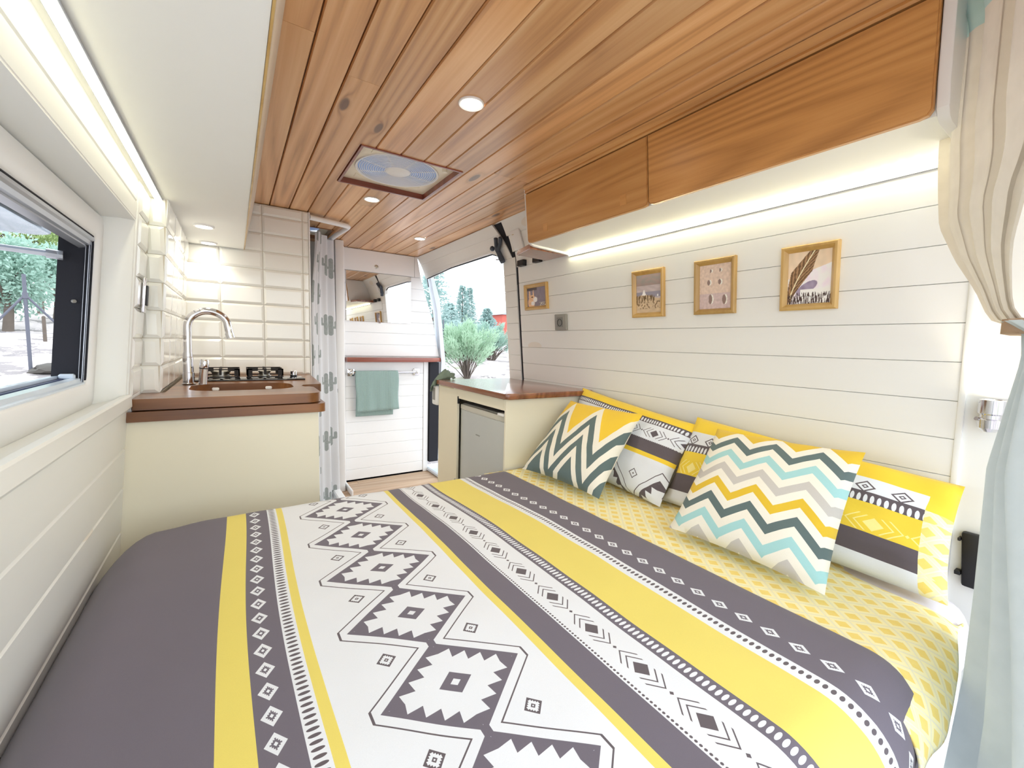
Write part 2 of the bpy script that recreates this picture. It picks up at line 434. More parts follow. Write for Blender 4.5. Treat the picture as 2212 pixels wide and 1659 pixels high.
for k in range(-5, 13):
    x0 = .193 + .1*k; x1 = x0 + .1
    cuts = [-.30, 3.79]
    if k in (-1, 1, 4): cuts = [-.30, 1.36 if k == 1 else 2.55 if k == 4 else 1.23, 3.79]
    if k >= 8: cuts = [-.30, 1.715, 3.79]
    for c0, c1 in zip(cuts, cuts[1:]):
        bm = nb(); y0, y1 = c0+.0005, c1-.0005
        hit = [h for h in HO if h[0] < x1 and h[1] > x0 and h[2] < y1 and h[3] > y0]
        if not hit: plank_z(bm, x0, x1, y0, y1)
        else:
            h = hit[0]
            plank_z(bm, x0, x1, y0, h[2])
            plank_z(bm, x0, x1, h[3], y1) if len(hit) == 1 else (plank_z(bm, x0, x1, h[3], hit[1][2]), plank_z(bm, x0, x1, hit[1][3], y1))
            for hh in hit:
                if x0 + .003 < hh[0]: plank_z(bm, x0, hh[0], hh[2], hh[3])
                if x1 - .003 > hh[1]: plank_z(bm, hh[1], x1, hh[2], hh[3])
        obj('plank', bm, M['ceil'], ceil_, smooth=0)

# right wall -------------------------------------------------------
YE, YP = .283, 2.262          # planked wall runs from the rear post to the door pillar
GR = [-.78, -.68, -.58, -.47, -.364, -.2142, -.113, -.012, .0874, .188, .285, .386, .484, .58, .675, .775]
GR[4] = -.315; GR[3] = -.415; GR[2] = -.515; GR[1] = -.615; GR[0] = -.715
bm = nb(); prism(bm, [(wr(-1.21)+.012, -1.21), (wr(.80)+.012, .80), (wr(.80)+.04, .80), (wr(-1.21)+.04, -1.21)], 'Y', -.06, 2.40)
wall_r = obj('wall_right', bm, M['plaster'], None, 'white tongue and groove plank wall behind the pillows', 'wall', kind='structure', smooth=0)
def plank_r(y0, y1, z0, z1, mat, parent, d=0.0):
    g = .0017; bm = nb()
    prism(bm, [(wr(z0)+.012+d, z0+.0005), (wr(z0)+g*1.2+d, z0+.0005), (wr(z0)+d, z0+g), (wr(z1)+d, z1-g), (wr(z1)+g*1.2+d, z1-.0005), (wr(z1)+.012+d, z1-.0005)], 'Y', y0, y1)
    return obj('plank', bm, mat, parent, smooth=0)
wc = lambda z: wr(z) - .92*max(0, z-.48)**2
def plank_c(y0, y1, z0, z1, mat, parent):
    g = .0022; bm = nb(); zs = lsp(z0+g, z1-g, 4)
    prism(bm, [(wc(z0)+.012, z0+.0005), (wc(z0)+g, z0+.0005)] + [(wc(z), z) for z in zs] + [(wc(z1)+g, z1-.0005), (wc(z1)+.012, z1-.0005)], 'Y', y0, y1)
    return obj('plank', bm, mat, parent, smooth=20)
for a, c_ in zip(GR, GR[1:]):
    if a < .48: plank_r(YE, YP, a, c_, M['white'], wall_r)
    else:
        plank_r(YE, 1.78, a, c_, M['white'], wall_r); plank_c(1.781, YP + (.014 if a < .57 else .04 if a < .67 else .06), a, c_, M['white'], wall_r)
plank_r(YE, YP, -1.20, GR[0], M['white'], wall_r)
# rear corner panel and its bead
bm = nb(); prism(bm, [(wr(-1.2)+.004, -1.2), (wr(.76)+.004, .76), (wr(.76)+.02, .76), (wr(-1.2)+.02, -1.2)], 'Y', -.06, YE-.012)
t = obj('trim_1', bm, M['plaster'], None, 'smooth white corner panel carrying the reading lamp', 'wall panel', kind='structure')
bm = nb(); prism(bm, [(wr(-1.2)-.004, -1.2), (wr(.76)-.004, .76), (wr(.76)+.014, .76), (wr(-1.2)+.014, -1.2)], 'Y', YE-.014, YE, bev=.003)
obj('bead', bm, M['white'], t)
# door pillar (planked), black joint, header
ye = lambda z: 2.284 + .135*(max(0, z-.47)/.287)**1.15
bm = nb(); prism(bm, [(wr(-1.2)+.003, -1.2), (wr(.757)+.003, .757), (wr(.757)+.0118, .757), (wr(-1.2)+.0118, -1.2)], 'Y', YP+.0005, 2.2835)
surf(bm, lsp(0, 1, 2), lsp(.38, .757, 12), lambda u, z: (wr(z) + .001 - .85*max(0, z-.48)**2, 2.2625 + u*(ye(z) - 2.2615), z))
tr2 = obj('trim_2', bm, M['rubber'], None, 'black joint beside the planked door pillar', 'trim', kind='structure')
PG = [-1.2, -.57, -.47, -.37, -.27, -.165, -.065, .038, .14, .243, .345, .447, .55]
pil = thing('wall_door', 'white planked pillar and lintel around the side door', 'wall', (0, 0, 0), kind='structure')
for a, c_ in zip(PG, PG[1:]):
    plank_r(2.284, 2.425, a, c_, M['white'], pil, -.004)
# curved shoulder between pillar and lintel, then the lintel boards
def lint(z0, z1, y0, y1):
    pass
def rib(y, zt, zb, d): return [(wr(zb)+d, zb), (wr(zt)+d, zt)]
for (z0, z1) in ((.55, .625), (.625, .695), (.695, .757)):
    bm = nb(); pr_ = None; g = .0025
    x_ = lambda z: wr(z) - .004 - 1.0*max(0, z-.48)**2
    def low(y):
        base = .612 - .012*(y-2.5) - .02*sm(y, 3.2, 3.7)
        return base - .11*(1 - sqrt(max(0, 1 - max(0, (2.56 - y)/.135)**2)))
    for i in range(61):
        f = i/60
        def yy(z):
            a = ye(z); return a + (3.745-a)*f
        lo = max(z0, low(yy(z0))) if yy(z0) >= 2.425 else z0
        cur = None
        if lo < z1 - .006:
            zs = [lo + (z1-lo)*q for q in (.0, .04, .35, .65, .96, 1.0)]
            P = [(x_(z) + (g if k in (0, 5) else 0), yy(z), z) for k, z in enumerate(zs)]
            P += [(x_(z1)+.03, yy(z1), z1-.0003), (x_(lo)+.03, yy(lo), lo+.0003)]
            cur = [bm.verts.new(p) for p in P]
        if cur and not pr_: bm.faces.new(cur)
        if cur and pr_:
            n = len(cur)
            for k in range(n): bm.faces.new((pr_[k], pr_[(k+1) % n], cur[(k+1) % n], cur[k]))
        pr_ = cur
    obj('plank', bm, M['white'], pil, smooth=20)
# thin dark seal above the door opening
bm = nb(); tube(bm, [(wr(.6)-.002, 2.49, .585), (wr(.6)-.002, 2.56, .606), (wr(.6)-.01, 3.2, .60), (wr(.6)-.03, 3.66, .565), (wr(.5)-.01, 3.70, .50)], .0042, 6)
obj('seal', bm, M['rubber'], pil, 'black rubber seal', smooth=60)

# front partition --------------------------------------------------
PY = 3.75
bm = nb()
prism(bm, [(-.40, FLOOR), (1.50, FLOOR), (1.50, -.16), (1.63, -.16), (1.575, .08), (1.52, .30), (1.44, .56), (1.40, .757), (-.40, .757)], 'Y', PY, PY+.04)
wall_f = obj('wall_front', bm, M['plaster'], None, 'white planked partition with mirror and towel rail', 'wall', kind='structure')
def hplank(x0, x1, z0, z1, y, mat, parent, xr=None):
    g = .003; bm = nb()
    if xr: # right end follows the slope of the van wall
        prism(bm, [(x0, z0+.0005), (xr(z0), z0+.0005), (xr(z1), z1-.0005), (x0, z1-.0005)], 'Y', y+.0035, y+.012)
        prism(bm, [(x0, z0+g), (xr(z0), z0+g), (xr(z1), z1-g), (x0, z1-g)], 'Y', y, y+.0036)
    else:
        prism(bm, [(y+.012, z0+.0005), (y+g, z0+.0005), (y, z0+g), (y, z1-g), (y+g, z1-.0005), (y+.012, z1-.0005)], 'X', x0, x1) if False else \
        box(bm, x0, x1, y, y+.012, z0+.0004, z1-.0004, g)
    return obj('plank', bm, mat, parent, smooth=0)
pe = lambda z: 1.615 - .19*(z+.13) - .16*max(0, z-.2)
for i in range(7): hplank(.772, 0, -.13 + .1007*i, -.13 + .1007*(i+1), PY-.012, M['white_cool'], wall_f, pe)
for i in range(10):
    z0 = -1.21 + (0 if i == 0 else .103*i); z1 = -1.21 + .103*(i+1)
    hplank(.772, 1.458, z0, min(z1, -.178), PY-.024, M['white_cool'], wall_f)
bm = nb(); box(bm, 1.459, 1.505, PY-.030, PY, FLOOR, -.178, .003); obj('stile', bm, M['white_cool'], wall_f)
bm = nb(); box(bm, .745, .772, PY-.030, PY, FLOOR, .757, .003); obj('stile', bm, M['white_cool'], wall_f)
bm = nb(); box(bm, .772, 1.370, PY-.016, PY, .578, .755, .002); obj('panel', bm, M['plastic_w'], wall_f)
bm = nb(); prism(bm, [(1.372, .578), (1.425, .578), (1.395, .755), (1.372, .755)], 'Y', PY-.016, PY); obj('panel', bm, M['plastic_w'], wall_f)
bm = nb(); box(bm, .775, 1.50, PY-.024, PY-.004, -1.2099, -1.195); obj('shadow_strip', bm, M['rubber'], wall_f)  # solid black strip imitating the shadow line at the partition foot
# post at the shower entrance
bm = nb(); box(bm, .660, .722, 3.50, 3.74, FLOOR, .757, .006, 2)
obj('trim_3', bm, M['plastic_w'], None, 'white post between shower curtain and partition', 'post', kind='structure')
bm = nb(); box(bm, .735, .748, 3.35, 3.74, FLOOR, FLOOR+.05, .004)
obj('baseboard_shower', bm, M['plastic_w'], None, 'low white kerb at the shower entrance', 'kerb', kind='structure')
# van body beyond the partition
bm = nb(); prism(bm, [(1.60, -1.1), (1.665, -1.1), (1.665, -.17), (1.60, .40), (1.53, .62), (1.50, .62), (1.575, .30), (1.625, -.17)], 'Y', 3.70, 3.80)
tr4 = obj('trim_4', bm, M['body'], None, 'pale blue white door frame of the van body', 'door frame', kind='structure')
bm = nb(); box(bm, 1.513, 1.60, 3.70, 3.78, -1.12, -.18); obj('seal', bm, M['rubber'], tr4, 'black rubber door seal')
bm = nb(); box(bm, 1.50, 1.68, 3.40, 3.80, -1.21, -1.17, .01); obj('door_step', bm, M['body'], tr4)
bm = nb(); tube(bm, [(1.668, 3.72, -1.1), (1.668, 3.72, -.17), (1.62, 3.72, .25), (1.54, 3.72, .58)], .006, 6); obj('edge_seal', bm, M['rubber'], tr4)

# left wall --------------------------------------------------------
OY = 1.832; OZ0, OZ1 = -.245, .362                # reveal of the window
LW = [-1.20, -.93, -.795, -.66, -.51, -.377, -.247]
bm = nb()
prism(bm, [(wl(-1.21)-.012, -1.21), (wl(-.25)-.012, -.25), (wl(-.25)-.05, -.25), (wl(-1.21)-.05, -1.21)], 'Y', -.12, 1.86)
prism(bm, [(wl(.36)-.012, .36), (wl(.80)-.012, .80), (wl(.80)-.05, .80), (wl(.36)-.05, .36)], 'Y', -.12, 1.86)
prism(bm, [(-.31, -1.21), (-.27, .80), (-.33, .80), (-.36, -1.21)], 'Y', 1.86, 3.80)
wall_l = obj('wall_left', bm, M['plaster'], None, 'white planked side wall below and above the window', 'wall', kind='structure', smooth=0)
def plank_l(y0, y1, z0, z1):
    g = .0045; bm = nb()
    prism(bm, [(wl(z0)-.012, z0+.0006), (wl(z0)-g, z0+.0006), (wl(z0), z0+g), (wl(z1), z1-g), (wl(z1)-g, z1-.0006), (wl(z1)-.012, z1-.0006)], 'Y', y0, y1)
    return obj('plank', bm, M['white'], wall_l, smooth=0)
for a, c_ in zip(LW, LW[1:]): plank_l(-.10, 1.8515, a, c_)
for a, c_ in ((.362, .421), (.421, .535), (.535, .64), (.64, .75)): plank_l(-.10, OY+.004, a, c_)
bm = nb(); prism(bm, [(wl(-.247)-.03, -.247), (wl(-.247)+.003, -.247), (wl(.75)+.003, .75), (wl(.75)-.03, .75)], 'Y', OY+.006, OY+.030, bev=.003)
obj('trim_5', bm, M['white'], None, 'white upright bead between window and kitchen tiles', 'trim', kind='structure')
# window -----------------------------------------------------------
wx = lambda z: -.348 + .088*z - .008              # inner plane of the window frame
win = thing('window_1', 'deep set white framed side window, its pane propped open', 'window', (0, 0, 0), kind='structure')
def wplate(bm, y0, y1, z0, z1, d0, d1): # board lying in the frame plane, d = distance towards the room
    vs = [bm.verts.new((wx(z)+d, y, z)) for d in (d0, d1) for y in (y0, y1) for z in (z0, z1)]
    for q in ((0, 1, 3, 2), (4, 6, 7, 5), (0, 4, 5, 1), (2, 3, 7, 6), (0, 2, 6, 4), (1, 5, 7, 3)): bm.faces.new([vs[i] for i in q])
    return vs
FY, GY = 1.802, 1.742                              # frame edge, opening edge
GZ0, GZ1 = -.150, .280
bm = nb()   # rounded picture-frame moulding
outer = rrect(-.10, FY, -.224, .350, .03, 4); inner = rrect(-.04, GY, GZ0, GZ1, .022, 4)
R_ = []
for (loop, d) in ((outer, -.035), (outer, .0), (rrect(-.094, FY-.006, -.218, .344, .028, 4), .006), (rrect(-.046, GY+.006, GZ0-.006, GZ1+.006, .024, 4), .006), (inner, .0), (inner, -.006)):
    R_.append([bm.verts.new((wx(z)+d, y, z)) for y, z in loop])
for a, c_ in zip(R_, R_[1:]):
    n = len(a)
    for k in range(n): bm.faces.new((a[k], a[(k+1) % n], c_[(k+1) % n], c_[k]))
obj('window_frame', bm, M['plastic_w'], win, smooth=50)
bm = nb()   # reveal: side board and head board, in two steps as in the photograph
for (y0, y1, d0, d1) in ((1.803, OY+.003, -.03, .030), ):
    for (z0, z1) in ((OZ0, .40),):
        vs = [bm.verts.new(p) for p in ((wx(z0)-.03, y0, z0), (wx(z1)-.03, y0, z1), (wl(z1)-.034, y0+.004, z1), (wl(z0)-.034, y0+.004, z0), (wl(z0)-.002, OY-.004, z0), (wl(z1)-.002, OY-.004, z1), (wl(z1)-.002, OY+.006, z1), (wl(z0)-.002, OY+.006, z0), (wx(z0)-.03, OY+.006, z0), (wx(z1)-.03, OY+.006, z1))]
        for q in ((0, 1, 2, 3), (3, 2, 5, 4), (4, 5, 6, 7), (8, 9, 1, 0), (7, 6, 9, 8)): bm.faces.new([vs[i] for i in q])
obj('reveal', bm, M['plaster'], win)
bm = nb(); prism(bm, [(-.37, .352), (wl(.362)-.001, .360), (wl(.362)-.001, .372), (-.37, .372)], 'Y', -.10, OY); obj('reveal', bm, M['plaster'], win)
bm = nb(); prism(bm, [(-.385, -.232), (-.385, -.222), (wl(-.2)-.014, -.208), (wl(-.2)-.012, -.199), (wl(-.2)+.008, -.196), (wl(-.2)+.012, -.201), (wl(-.2)+.012, -.236), (wl(-.2)+.004, -.246), (-.36, -.246)], 'Y', -.10, OY+.002, bev=.002)
obj('window_sill', bm, M['white'], win)
# metal box of the window beyond the frame: black jamb, cassette, bottom track
bm = nb()
def jamb(bm, y0, y1, x0, x1, z0=GZ0-.01, z1=GZ1+.01):
    k = .088
    vs = [bm.verts.new((x + k*z, y, z)) for x in (x0, x1) for y in (y0, y1) for z in (z0, z1)]
    for q in ((0, 1, 3, 2), (4, 6, 7, 5), (0, 4, 5, 1), (2, 3, 7, 6), (0, 2, 6, 4), (1, 5, 7, 3)): bm.faces.new([vs[i] for i in q])
jamb(bm, GY+.001, GY+.05, -.432, -.358); jamb(bm, GY-.004, GY+.002, -.375, -.3575)
obj('rubber_jamb', bm, M['rubber'], win, 'black rubber jamb')
bm = nb(); jamb(bm, GY-.0085, GY-.002, -.3665, -.3645); jamb(bm, GY-.0085, GY-.002, -.3735, -.3725); jamb(bm, GY-.0085, GY-.002, -.3625, -.3617)
obj('blind_rail', bm, M['alu'], win, 'thin silver blind rails')
bm = nb(); tube(bm, [(-.395+.088*.09, GY-.001, .09), (-.39+.088*.09, GY-.006, .09)], .005, 8); obj('screw', bm, M['greyplastic'], win)
bm = nb(); k = .088*GZ1
prism(bm, [(-.357+k, GZ1-.004), (-.357+k, GZ1-.012), (-.363+k, GZ1-.016), (-.366+k, GZ1-.026), (-.374+k, GZ1-.028), (-.374+k, GZ1-.032), (-.392+k, GZ1-.036), (-.392+k, GZ1-.004)], 'Y', -.04, GY-.001)
obj('blind_cassette', bm, M['alu'], win, 'grey roller blind cassette')
bm = nb(); prism(bm, [(-.356+k, GZ1+.002), (-.356+k, GZ1-.003), (-.43+k, GZ1-.003), (-.43+k, GZ1+.01)], 'Y', -.04, GY); obj('rubber_head', bm, M['rubber'], win)
bm = nb(); q = .088*GZ0
prism(bm, [(-.356+q, GZ0-.004), (-.358+q, GZ0+.004), (-.366+q, GZ0+.006), (-.368+q, GZ0+.016), (-.386+q, GZ0+.018), (-.388+q, GZ0+.012), (-.40+q, GZ0+.012), (-.40+q, GZ0-.01)], 'Y', -.04, GY-.001)
obj('bottom_track', bm, M['body'], win, 'pale blue white bottom track')
bm = nb(); prism(bm, [(-.401+q, GZ0+.016), (-.414+q, GZ0+.016), (-.414+q, GZ0-.01), (-.401+q, GZ0-.01)], 'Y', -.04, GY-.001); obj('bottom_seal', bm, plain('navy_rubber_seal', rgb(44, 56, 96), .6), win, 'dark blue bottom seal')
bm = nb(); prism(bm, [(-.414+q, GZ0+.024), (-.436+q, GZ0+.022), (-.436+q, GZ0-.01), (-.414+q, GZ0-.01)], 'Y', -.04, GY-.001); obj('outer_ledge', bm, M['body'], win)
bm = nb(); box(bm, -.425, -.39, GY-.018, GY-.002, GZ0+.014, GZ0+.03, .004); obj('catch', bm, M['body'], win)
bm = nb(); pts = rrect(.0, 1.738, -.90, -.412, .04, 5)
prism(bm, [(b_, a) for a, b_ in pts], 'Z', .266, .296, bev=.008); obj('open_pane', bm, M['acrylic'], win, 'clear acrylic pane hinged up')
bm = nb(); tube(bm, [(-.405, 1.722, .2165), (-.425, 1.721, .217), (-.84, 1.70, .235)], .0085, 8); tube(bm, [(-.398, 1.728, .2155), (-.43, 1.722, .2175)], .013, 8)
obj('stay_arm', bm, M['alu'], win, 'silver stay arm')

# ------------------------------------------------------------------ tiled kitchen walls
TY = 2.89
TR = [-.215, -.114, -.0125, .089, .190, .2915, .393, .4945, .5955, .697, .757]
tile_cache = {}
def tile_mesh(w_, h_):
    k = (round(w_, 4), round(h_, 4))
    if k in tile_cache: return tile_cache[k]
    bm = nb(); b_ = min(.013, w_*.3, h_*.3); t0, t1 = .003, .0085; g = .0009
    L = []
    for (i, d) in ((g, 0), (g, t0), (b_, t1)):
        L.append([bm.verts.new(p) for p in ((-w_/2+i, -d, -h_/2+i), (w_/2-i, -d, -h_/2+i), (w_/2-i, -d, h_/2-i), (-w_/2+i, -d, h_/2-i))])
    for a, c_ in zip(L, L[1:]):
        for q in range(4): bm.faces.new((a[q], a[(q+1) % 4], c_[(q+1) % 4], c_[q]))
    bm.faces.new(L[-1])
    me = bpy.data.meshes.new('tile'); bmesh.ops.recalc_face_normals(bm, faces=bm.faces[:]); bm.to_mesh(me); bm.free(); me.materials.append(M['tile'])
    tile_cache[k] = me; return me
def put_tile(parent, c, rz, w_, h_, tilt=0):
    o = bpy.data.objects.new('tile', tile_mesh(w_, h_)); COL.objects.link(o); o.parent = parent
    o.location = c; o.rotation_euler = (tilt + rnd.uniform(-.004, .004), 0, rz + rnd.uniform(-.004, .004)); return o
bm = nb(); box(bm, -.32, .394, TY, TY+.05, FLOOR, .757)
wall_k = obj('wall_kitchen', bm, M['grout'], None, 'kitchen end wall of bevelled white tiles behind the hob', 'tiled wall', kind='structure', smooth=0)
TX = [-.2645, -.0545, .1525, .3605]
for z0, z1 in zip(TR, TR[1:]):
    for x0, x1 in zip(TX, TX[1:]): put_tile(wall_k, ((x0+x1)/2, TY, (z0+z1)/2), 0, x1-x0, z1-z0)
    put_tile(wall_k, (.3775, TY, (z0+z1)/2), 0, .033, z1-z0)
bm = nb(); box(bm, .3945, .402, TY-.008, TY+.05, FLOOR, .757, .002); obj('edge_trim', bm, M['plastic_w'], wall_k)
# boxed-in corner pillar
px = lambda z: -.225 + .07*z
bm = nb(); prism(bm, [(px(-.3), -.3), (px(.757), .757), (-.36, .757), (-.36, -.3)], 'Y', 2.04, TY-.0005)
wall_c = obj('wall_corner', bm, M['grout'], None, 'boxed corner with bevelled tiles beside the tap', 'tiled wall', kind='structure', smooth=0)
for z0, z1 in zip(TR, TR[1:]):
    if z0 > .49: continue
    zc = (z0+z1)/2; xl = wl(zc); xr_ = px(zc)
    put_tile(wall_c, ((xl+xr_)/2, 2.04, zc), 0, xr_-xl, z1-z0)
    for y0, y1 in ((2.04, 2.235), (2.235, 2.44), (2.44, 2.645), (2.645, 2.85)):
        put_tile(wall_c, (px(zc), (y0+y1)/2, zc), pi/2, y1-y0, z1-z0, .07)
bm = nb(); prism(bm, [(wl(-.3)-.001, -.3), (wl(.757)-.001, .757), (-.36, .757), (-.36, -.3)], 'Y', 1.861, 2.0395)
wall_s = obj('wall_side', bm, M['grout'], None, 'short strip of white tiles between window and corner', 'tiled wall', kind='structure', smooth=0)
for z0, z1 in zip(TR, TR[1:]):
    if z0 > .49: continue
    zc = (z0+z1)/2; put_tile(wall_s, (wl(zc)-.001, 1.946, zc), pi/2, .165, z1-z0, .08)
t = thing('wall_switch', 'narrow chrome edged switch on the tiles by the window', 'switch', (wl(.135), 1.965, .135))
f_ = lambda x, y, z: (x + .08*(z-.135), y, z)
bm = nb(); box(bm, wl(.135)+.008, wl(.135)+.018, 1.935, 1.995, .075, .195, .003, 2, fn=f_); obj('plate', bm, M['chrome'], t)
bm = nb(); box(bm, wl(.135)+.016, wl(.135)+.022, 1.950, 1.980, .10, .17, .003, 2, fn=f_); obj('rocker', bm, M['black'], t)

# ------------------------------------------------------------------ kitchen unit
t = thing('kitchen_cabinet', 'plain cream kitchen cabinet below the wooden worktop', 'cabinet', (0, 2.2, FLOOR))
bm = nb(); box(bm, -.282, .264, 1.864, 2.86, FLOOR, -.42, .002); obj('body', bm, M['cream'], t)
bm = nb(); box(bm, .265, .279, 1.8635, 2.86, FLOOR, -.292, .002); obj('side_panel', bm, M['cream'], t)
bm = nb(); prism(bm, [(wl(FLOOR)-.004, FLOOR), (wl(-.29)-.004, -.29), (.280, -.29), (.280, FLOOR)], 'Y', 1.852, 1.8625); obj('front_panel', bm, M['cream'], t)
t = thing('kitchen_worktop', 'two layer walnut worktop with rounded corner around the sink', 'worktop', (0, 2.2, -.29))
def arc(cx, cy, r, a0, a1, n=6): return [(cx + r*cos(a0+(a1-a0)*i/n), cy + r*sin(a0+(a1-a0)*i/n)) for i in range(n+1)]
SX0, SX1, SY0, SY1 = -.158, .222, 2.050, 2.352
def plate_with_hole(bm, outer, hole, z0, z1):
    """flat plate with one hole: both rims, walls, and filled caps"""
    for z, flip in ((z0, 0), (z1, 1)):
        ev = []
        for loop in (outer, hole):
            vs = [bm.verts.new((x, y, z)) for x, y in loop]; n = len(vs)
            ev += [bm.edges.new((vs[i], vs[(i+1) % n])) for i in range(n)]
        bmesh.ops.triangle_fill(bm, use_beauty=True, use_dissolve=False, edges=ev)
    for loop in (outer, hole):
        n = len(loop)
        for i in range(n):
            a, c_ = loop[i], loop[(i+1) % n]
            bm.faces.new([bm.verts.new(p) for p in ((a[0], a[1], z0), (c_[0], c_[1], z0), (c_[0], c_[1], z1), (a[0], a[1], z1))])
    bmesh.ops.remove_doubles(bm, verts=bm.verts[:], dist=1e-5)
top_o = [(-.288, 1.852)] + arc(.236, 1.912, .06, -pi/2, 0, 7) + [(.298, 2.04)] + arc(.268, 2.10, .03, 0, pi/2, 3) + [(.255, 2.16), (.270, 2.215), (.33, 2.232)] + arc(.335, 2.25, .018, -pi/2, 0, 3) + [(.372, 2.6), (.388, TY-.001), (-.22, TY-.001), (-.222, 2.05), (-.235, 2.039), (-.288, 2.039)]
hole = rrect(SX0, SX1, SY0, SY1, .10, 8)
bm = nb(); plate_with_hole(bm, top_o, hole, -.253, -.215)
obj('top_board', bm, M['walnut'], t, smooth=30)
bm = nb(); lo = [(-.302, 1.836)] + arc(.278, 1.866, .03, -pi/2, 0, 5) + [(.308, 2.04), (.27, 2.13), (.27, 2.215), (.33, 2.232), (.345, 2.26), (.384, TY-.001), (-.22, TY-.001), (-.222, 2.05), (-.302, 2.039)]
plate_with_hole(bm, lo, hole, -.290, -.2562)
obj('lower_board', bm, M['walnut'], t, smooth=30)
t = thing('sink', 'white sink bowl sunk into the walnut worktop', 'sink', (.03, 2.2, -.40))
bm = nb(); R_ = []
for inset, z in ((-.006, -.291), (.004, -.300), (.014, -.38), (.06, -.40)):
    R_.append([bm.verts.new((x, y, z)) for x, y in rrect(SX0+inset, SX1-inset, SY0+inset, SY1-inset, .10, 8)])
for a, c_ in zip(R_, R_[1:]):
    for k in range(len(a)): bm.faces.new((a[k], a[(k+1) % len(a)], c_[(k+1) % len(a)], c_[k]))
bm.faces.new(R_[-1]); obj('bowl', bm, M['plastic_w'], t, smooth=60)
for x in (-.075, .135):
    bm = nb(); box(bm, x-.014, x+.014, SY1-.012, SY1+.001, -.245, -.231, .005, 2); obj('clip', bm, M['plastic_w'], t, 'small white clip')
# tap
t = thing('tap', 'tall chrome swan neck tap at the back of the sink', 'tap', (-.172, 2.36, -.215))
bm = nb(); lathe(bm, [(0, 0), (.024, 0), (.026, .004), (.0215, .008), (.0215, .052), (.0195, .054), (.0195, .12), (.0180, .122), (.0180, .14), (0, .14)], (-.172, 2.36, -.215), n=24)
obj('column', bm, M['chrome'], t)
bm = nb(); pts = [(-.172, 2.36, -.09), (-.170, 2.36, .02)]
pts += [(-.0935 - .0765*cos(a), 2.36, .036 + .0765*sin(a)) for a in [pi*i/22 for i in range(20)]] + [(-.0145, 2.36, .010)]
tube(bm, pts, .0158, 14); obj('spout', bm, M['chrome'], t, smooth=60)
bm = nb(); d = Vector((.012, 0, -.045)); p0 = Vector((-.0170, 2.36, .018)); tube(bm, [p0, p0 + d*.5], .0178, 14); obj('aerator', bm, M['chrome'], t)
bm = nb(); lathe(bm, [(0, 0), (.0165, 0), (.0165, .068), (.0175, .071), (.0175, .106), (.014, .112), (0, .112)], (-.122, 2.352, -.214), (.10, -.10, 1), 20); obj('lever', bm, M['chrome'], t)
bm = nb(); lathe(bm, [(.0166, .0705), (.0180, .0705), (.0180, .0745), (.0166, .0745)], (-.122, 2.352, -.214), (.10, -.10, 1), 20); obj('lever_ring', bm, M['black'], t)
# hob
t = thing('gas_hob', 'black glass gas hob with two pan supports and one knob', 'hob', (.06, 2.6, -.215))
bm = nb(); box(bm, -.165, .312, 2.470, 2.740, -.2148, -.207, .003, 2); obj('glass_plate', bm, M['glassblack'], t)
for cx, r in ((-.060, .038), (.134, .026)):
    s_ = obj_ = None
    bm = nb(); y0, y1 = 2.545, 2.725; hw = .082
    zt, zb = -.160, -.196
    for sgn in (-1, 1):
        xo, xi = cx + sgn*hw, cx + sgn*(hw-.024)
        box(bm, min(xo, xi), max(xo, xi), y0, y0+.006, zb, zt)
        box(bm, min(xo, xi), max(xo, xi), y1-.006, y1, zb, zt)
        box(bm, min(xo, cx+sgn*(hw-.006)), max(xo, cx+sgn*(hw-.006)), y0, y1, zb, zt-.002)
    for y in (y0, y1-.006): box(bm, cx-hw, cx+hw, y, y+.006, zt-.0045, zt)
    for y in (y0-.004, y1-.002): box(bm, cx-hw, cx+hw, y, y+.004, zb-.007, zb-.001)
    for q in ((cx-hw+.004, y0+.004), (cx+hw-.012, y0+.004), (cx-hw+.004, y1-.012), (cx+hw-.012, y1-.012)): box(bm, q[0], q[0]+.008, q[1], q[1]+.008, -.2072, zb)
    box(bm, cx-.005, cx+.005, y0-.002, y0+.062, zt-.030, zt+.002); box(bm, cx-.005, cx+.005, y1-.06, y1, zt-.02, zt+.002)
    box(bm, cx-hw, cx-.03, 2.632, 2.640, zt-.016, zt+.001); box(bm, cx+.03, cx+hw, 2.632, 2.640, zt-.016, zt+.001)
    sup = obj('pan_support', bm, M['iron'], t, smooth=0)
    bm = nb(); lathe(bm, [(0, 0), (r*1.25, 0), (r*1.25, .008), (r, .010), (r, .024), (r*1.12, .026), (r*1.12, .031), (r*.95, .034), (0, .034)], (cx, 2.636, -.207), n=24)
    obj('burner', bm, M['steel'], t)
bm = nb(); lathe(bm, [(0, 0), (.017, 0), (.017, .010), (0, .010)], (.270, 2.60, -.207), n=20); obj('knob_base', bm, M['black'], t)
bm = nb(); lathe(bm, [(0, .010), (.015, .010), (.0155, .030), (.013, .033), (0, .033)], (.270, 2.60, -.207), n=20); obj('knob', bm, M['chrome'], t)

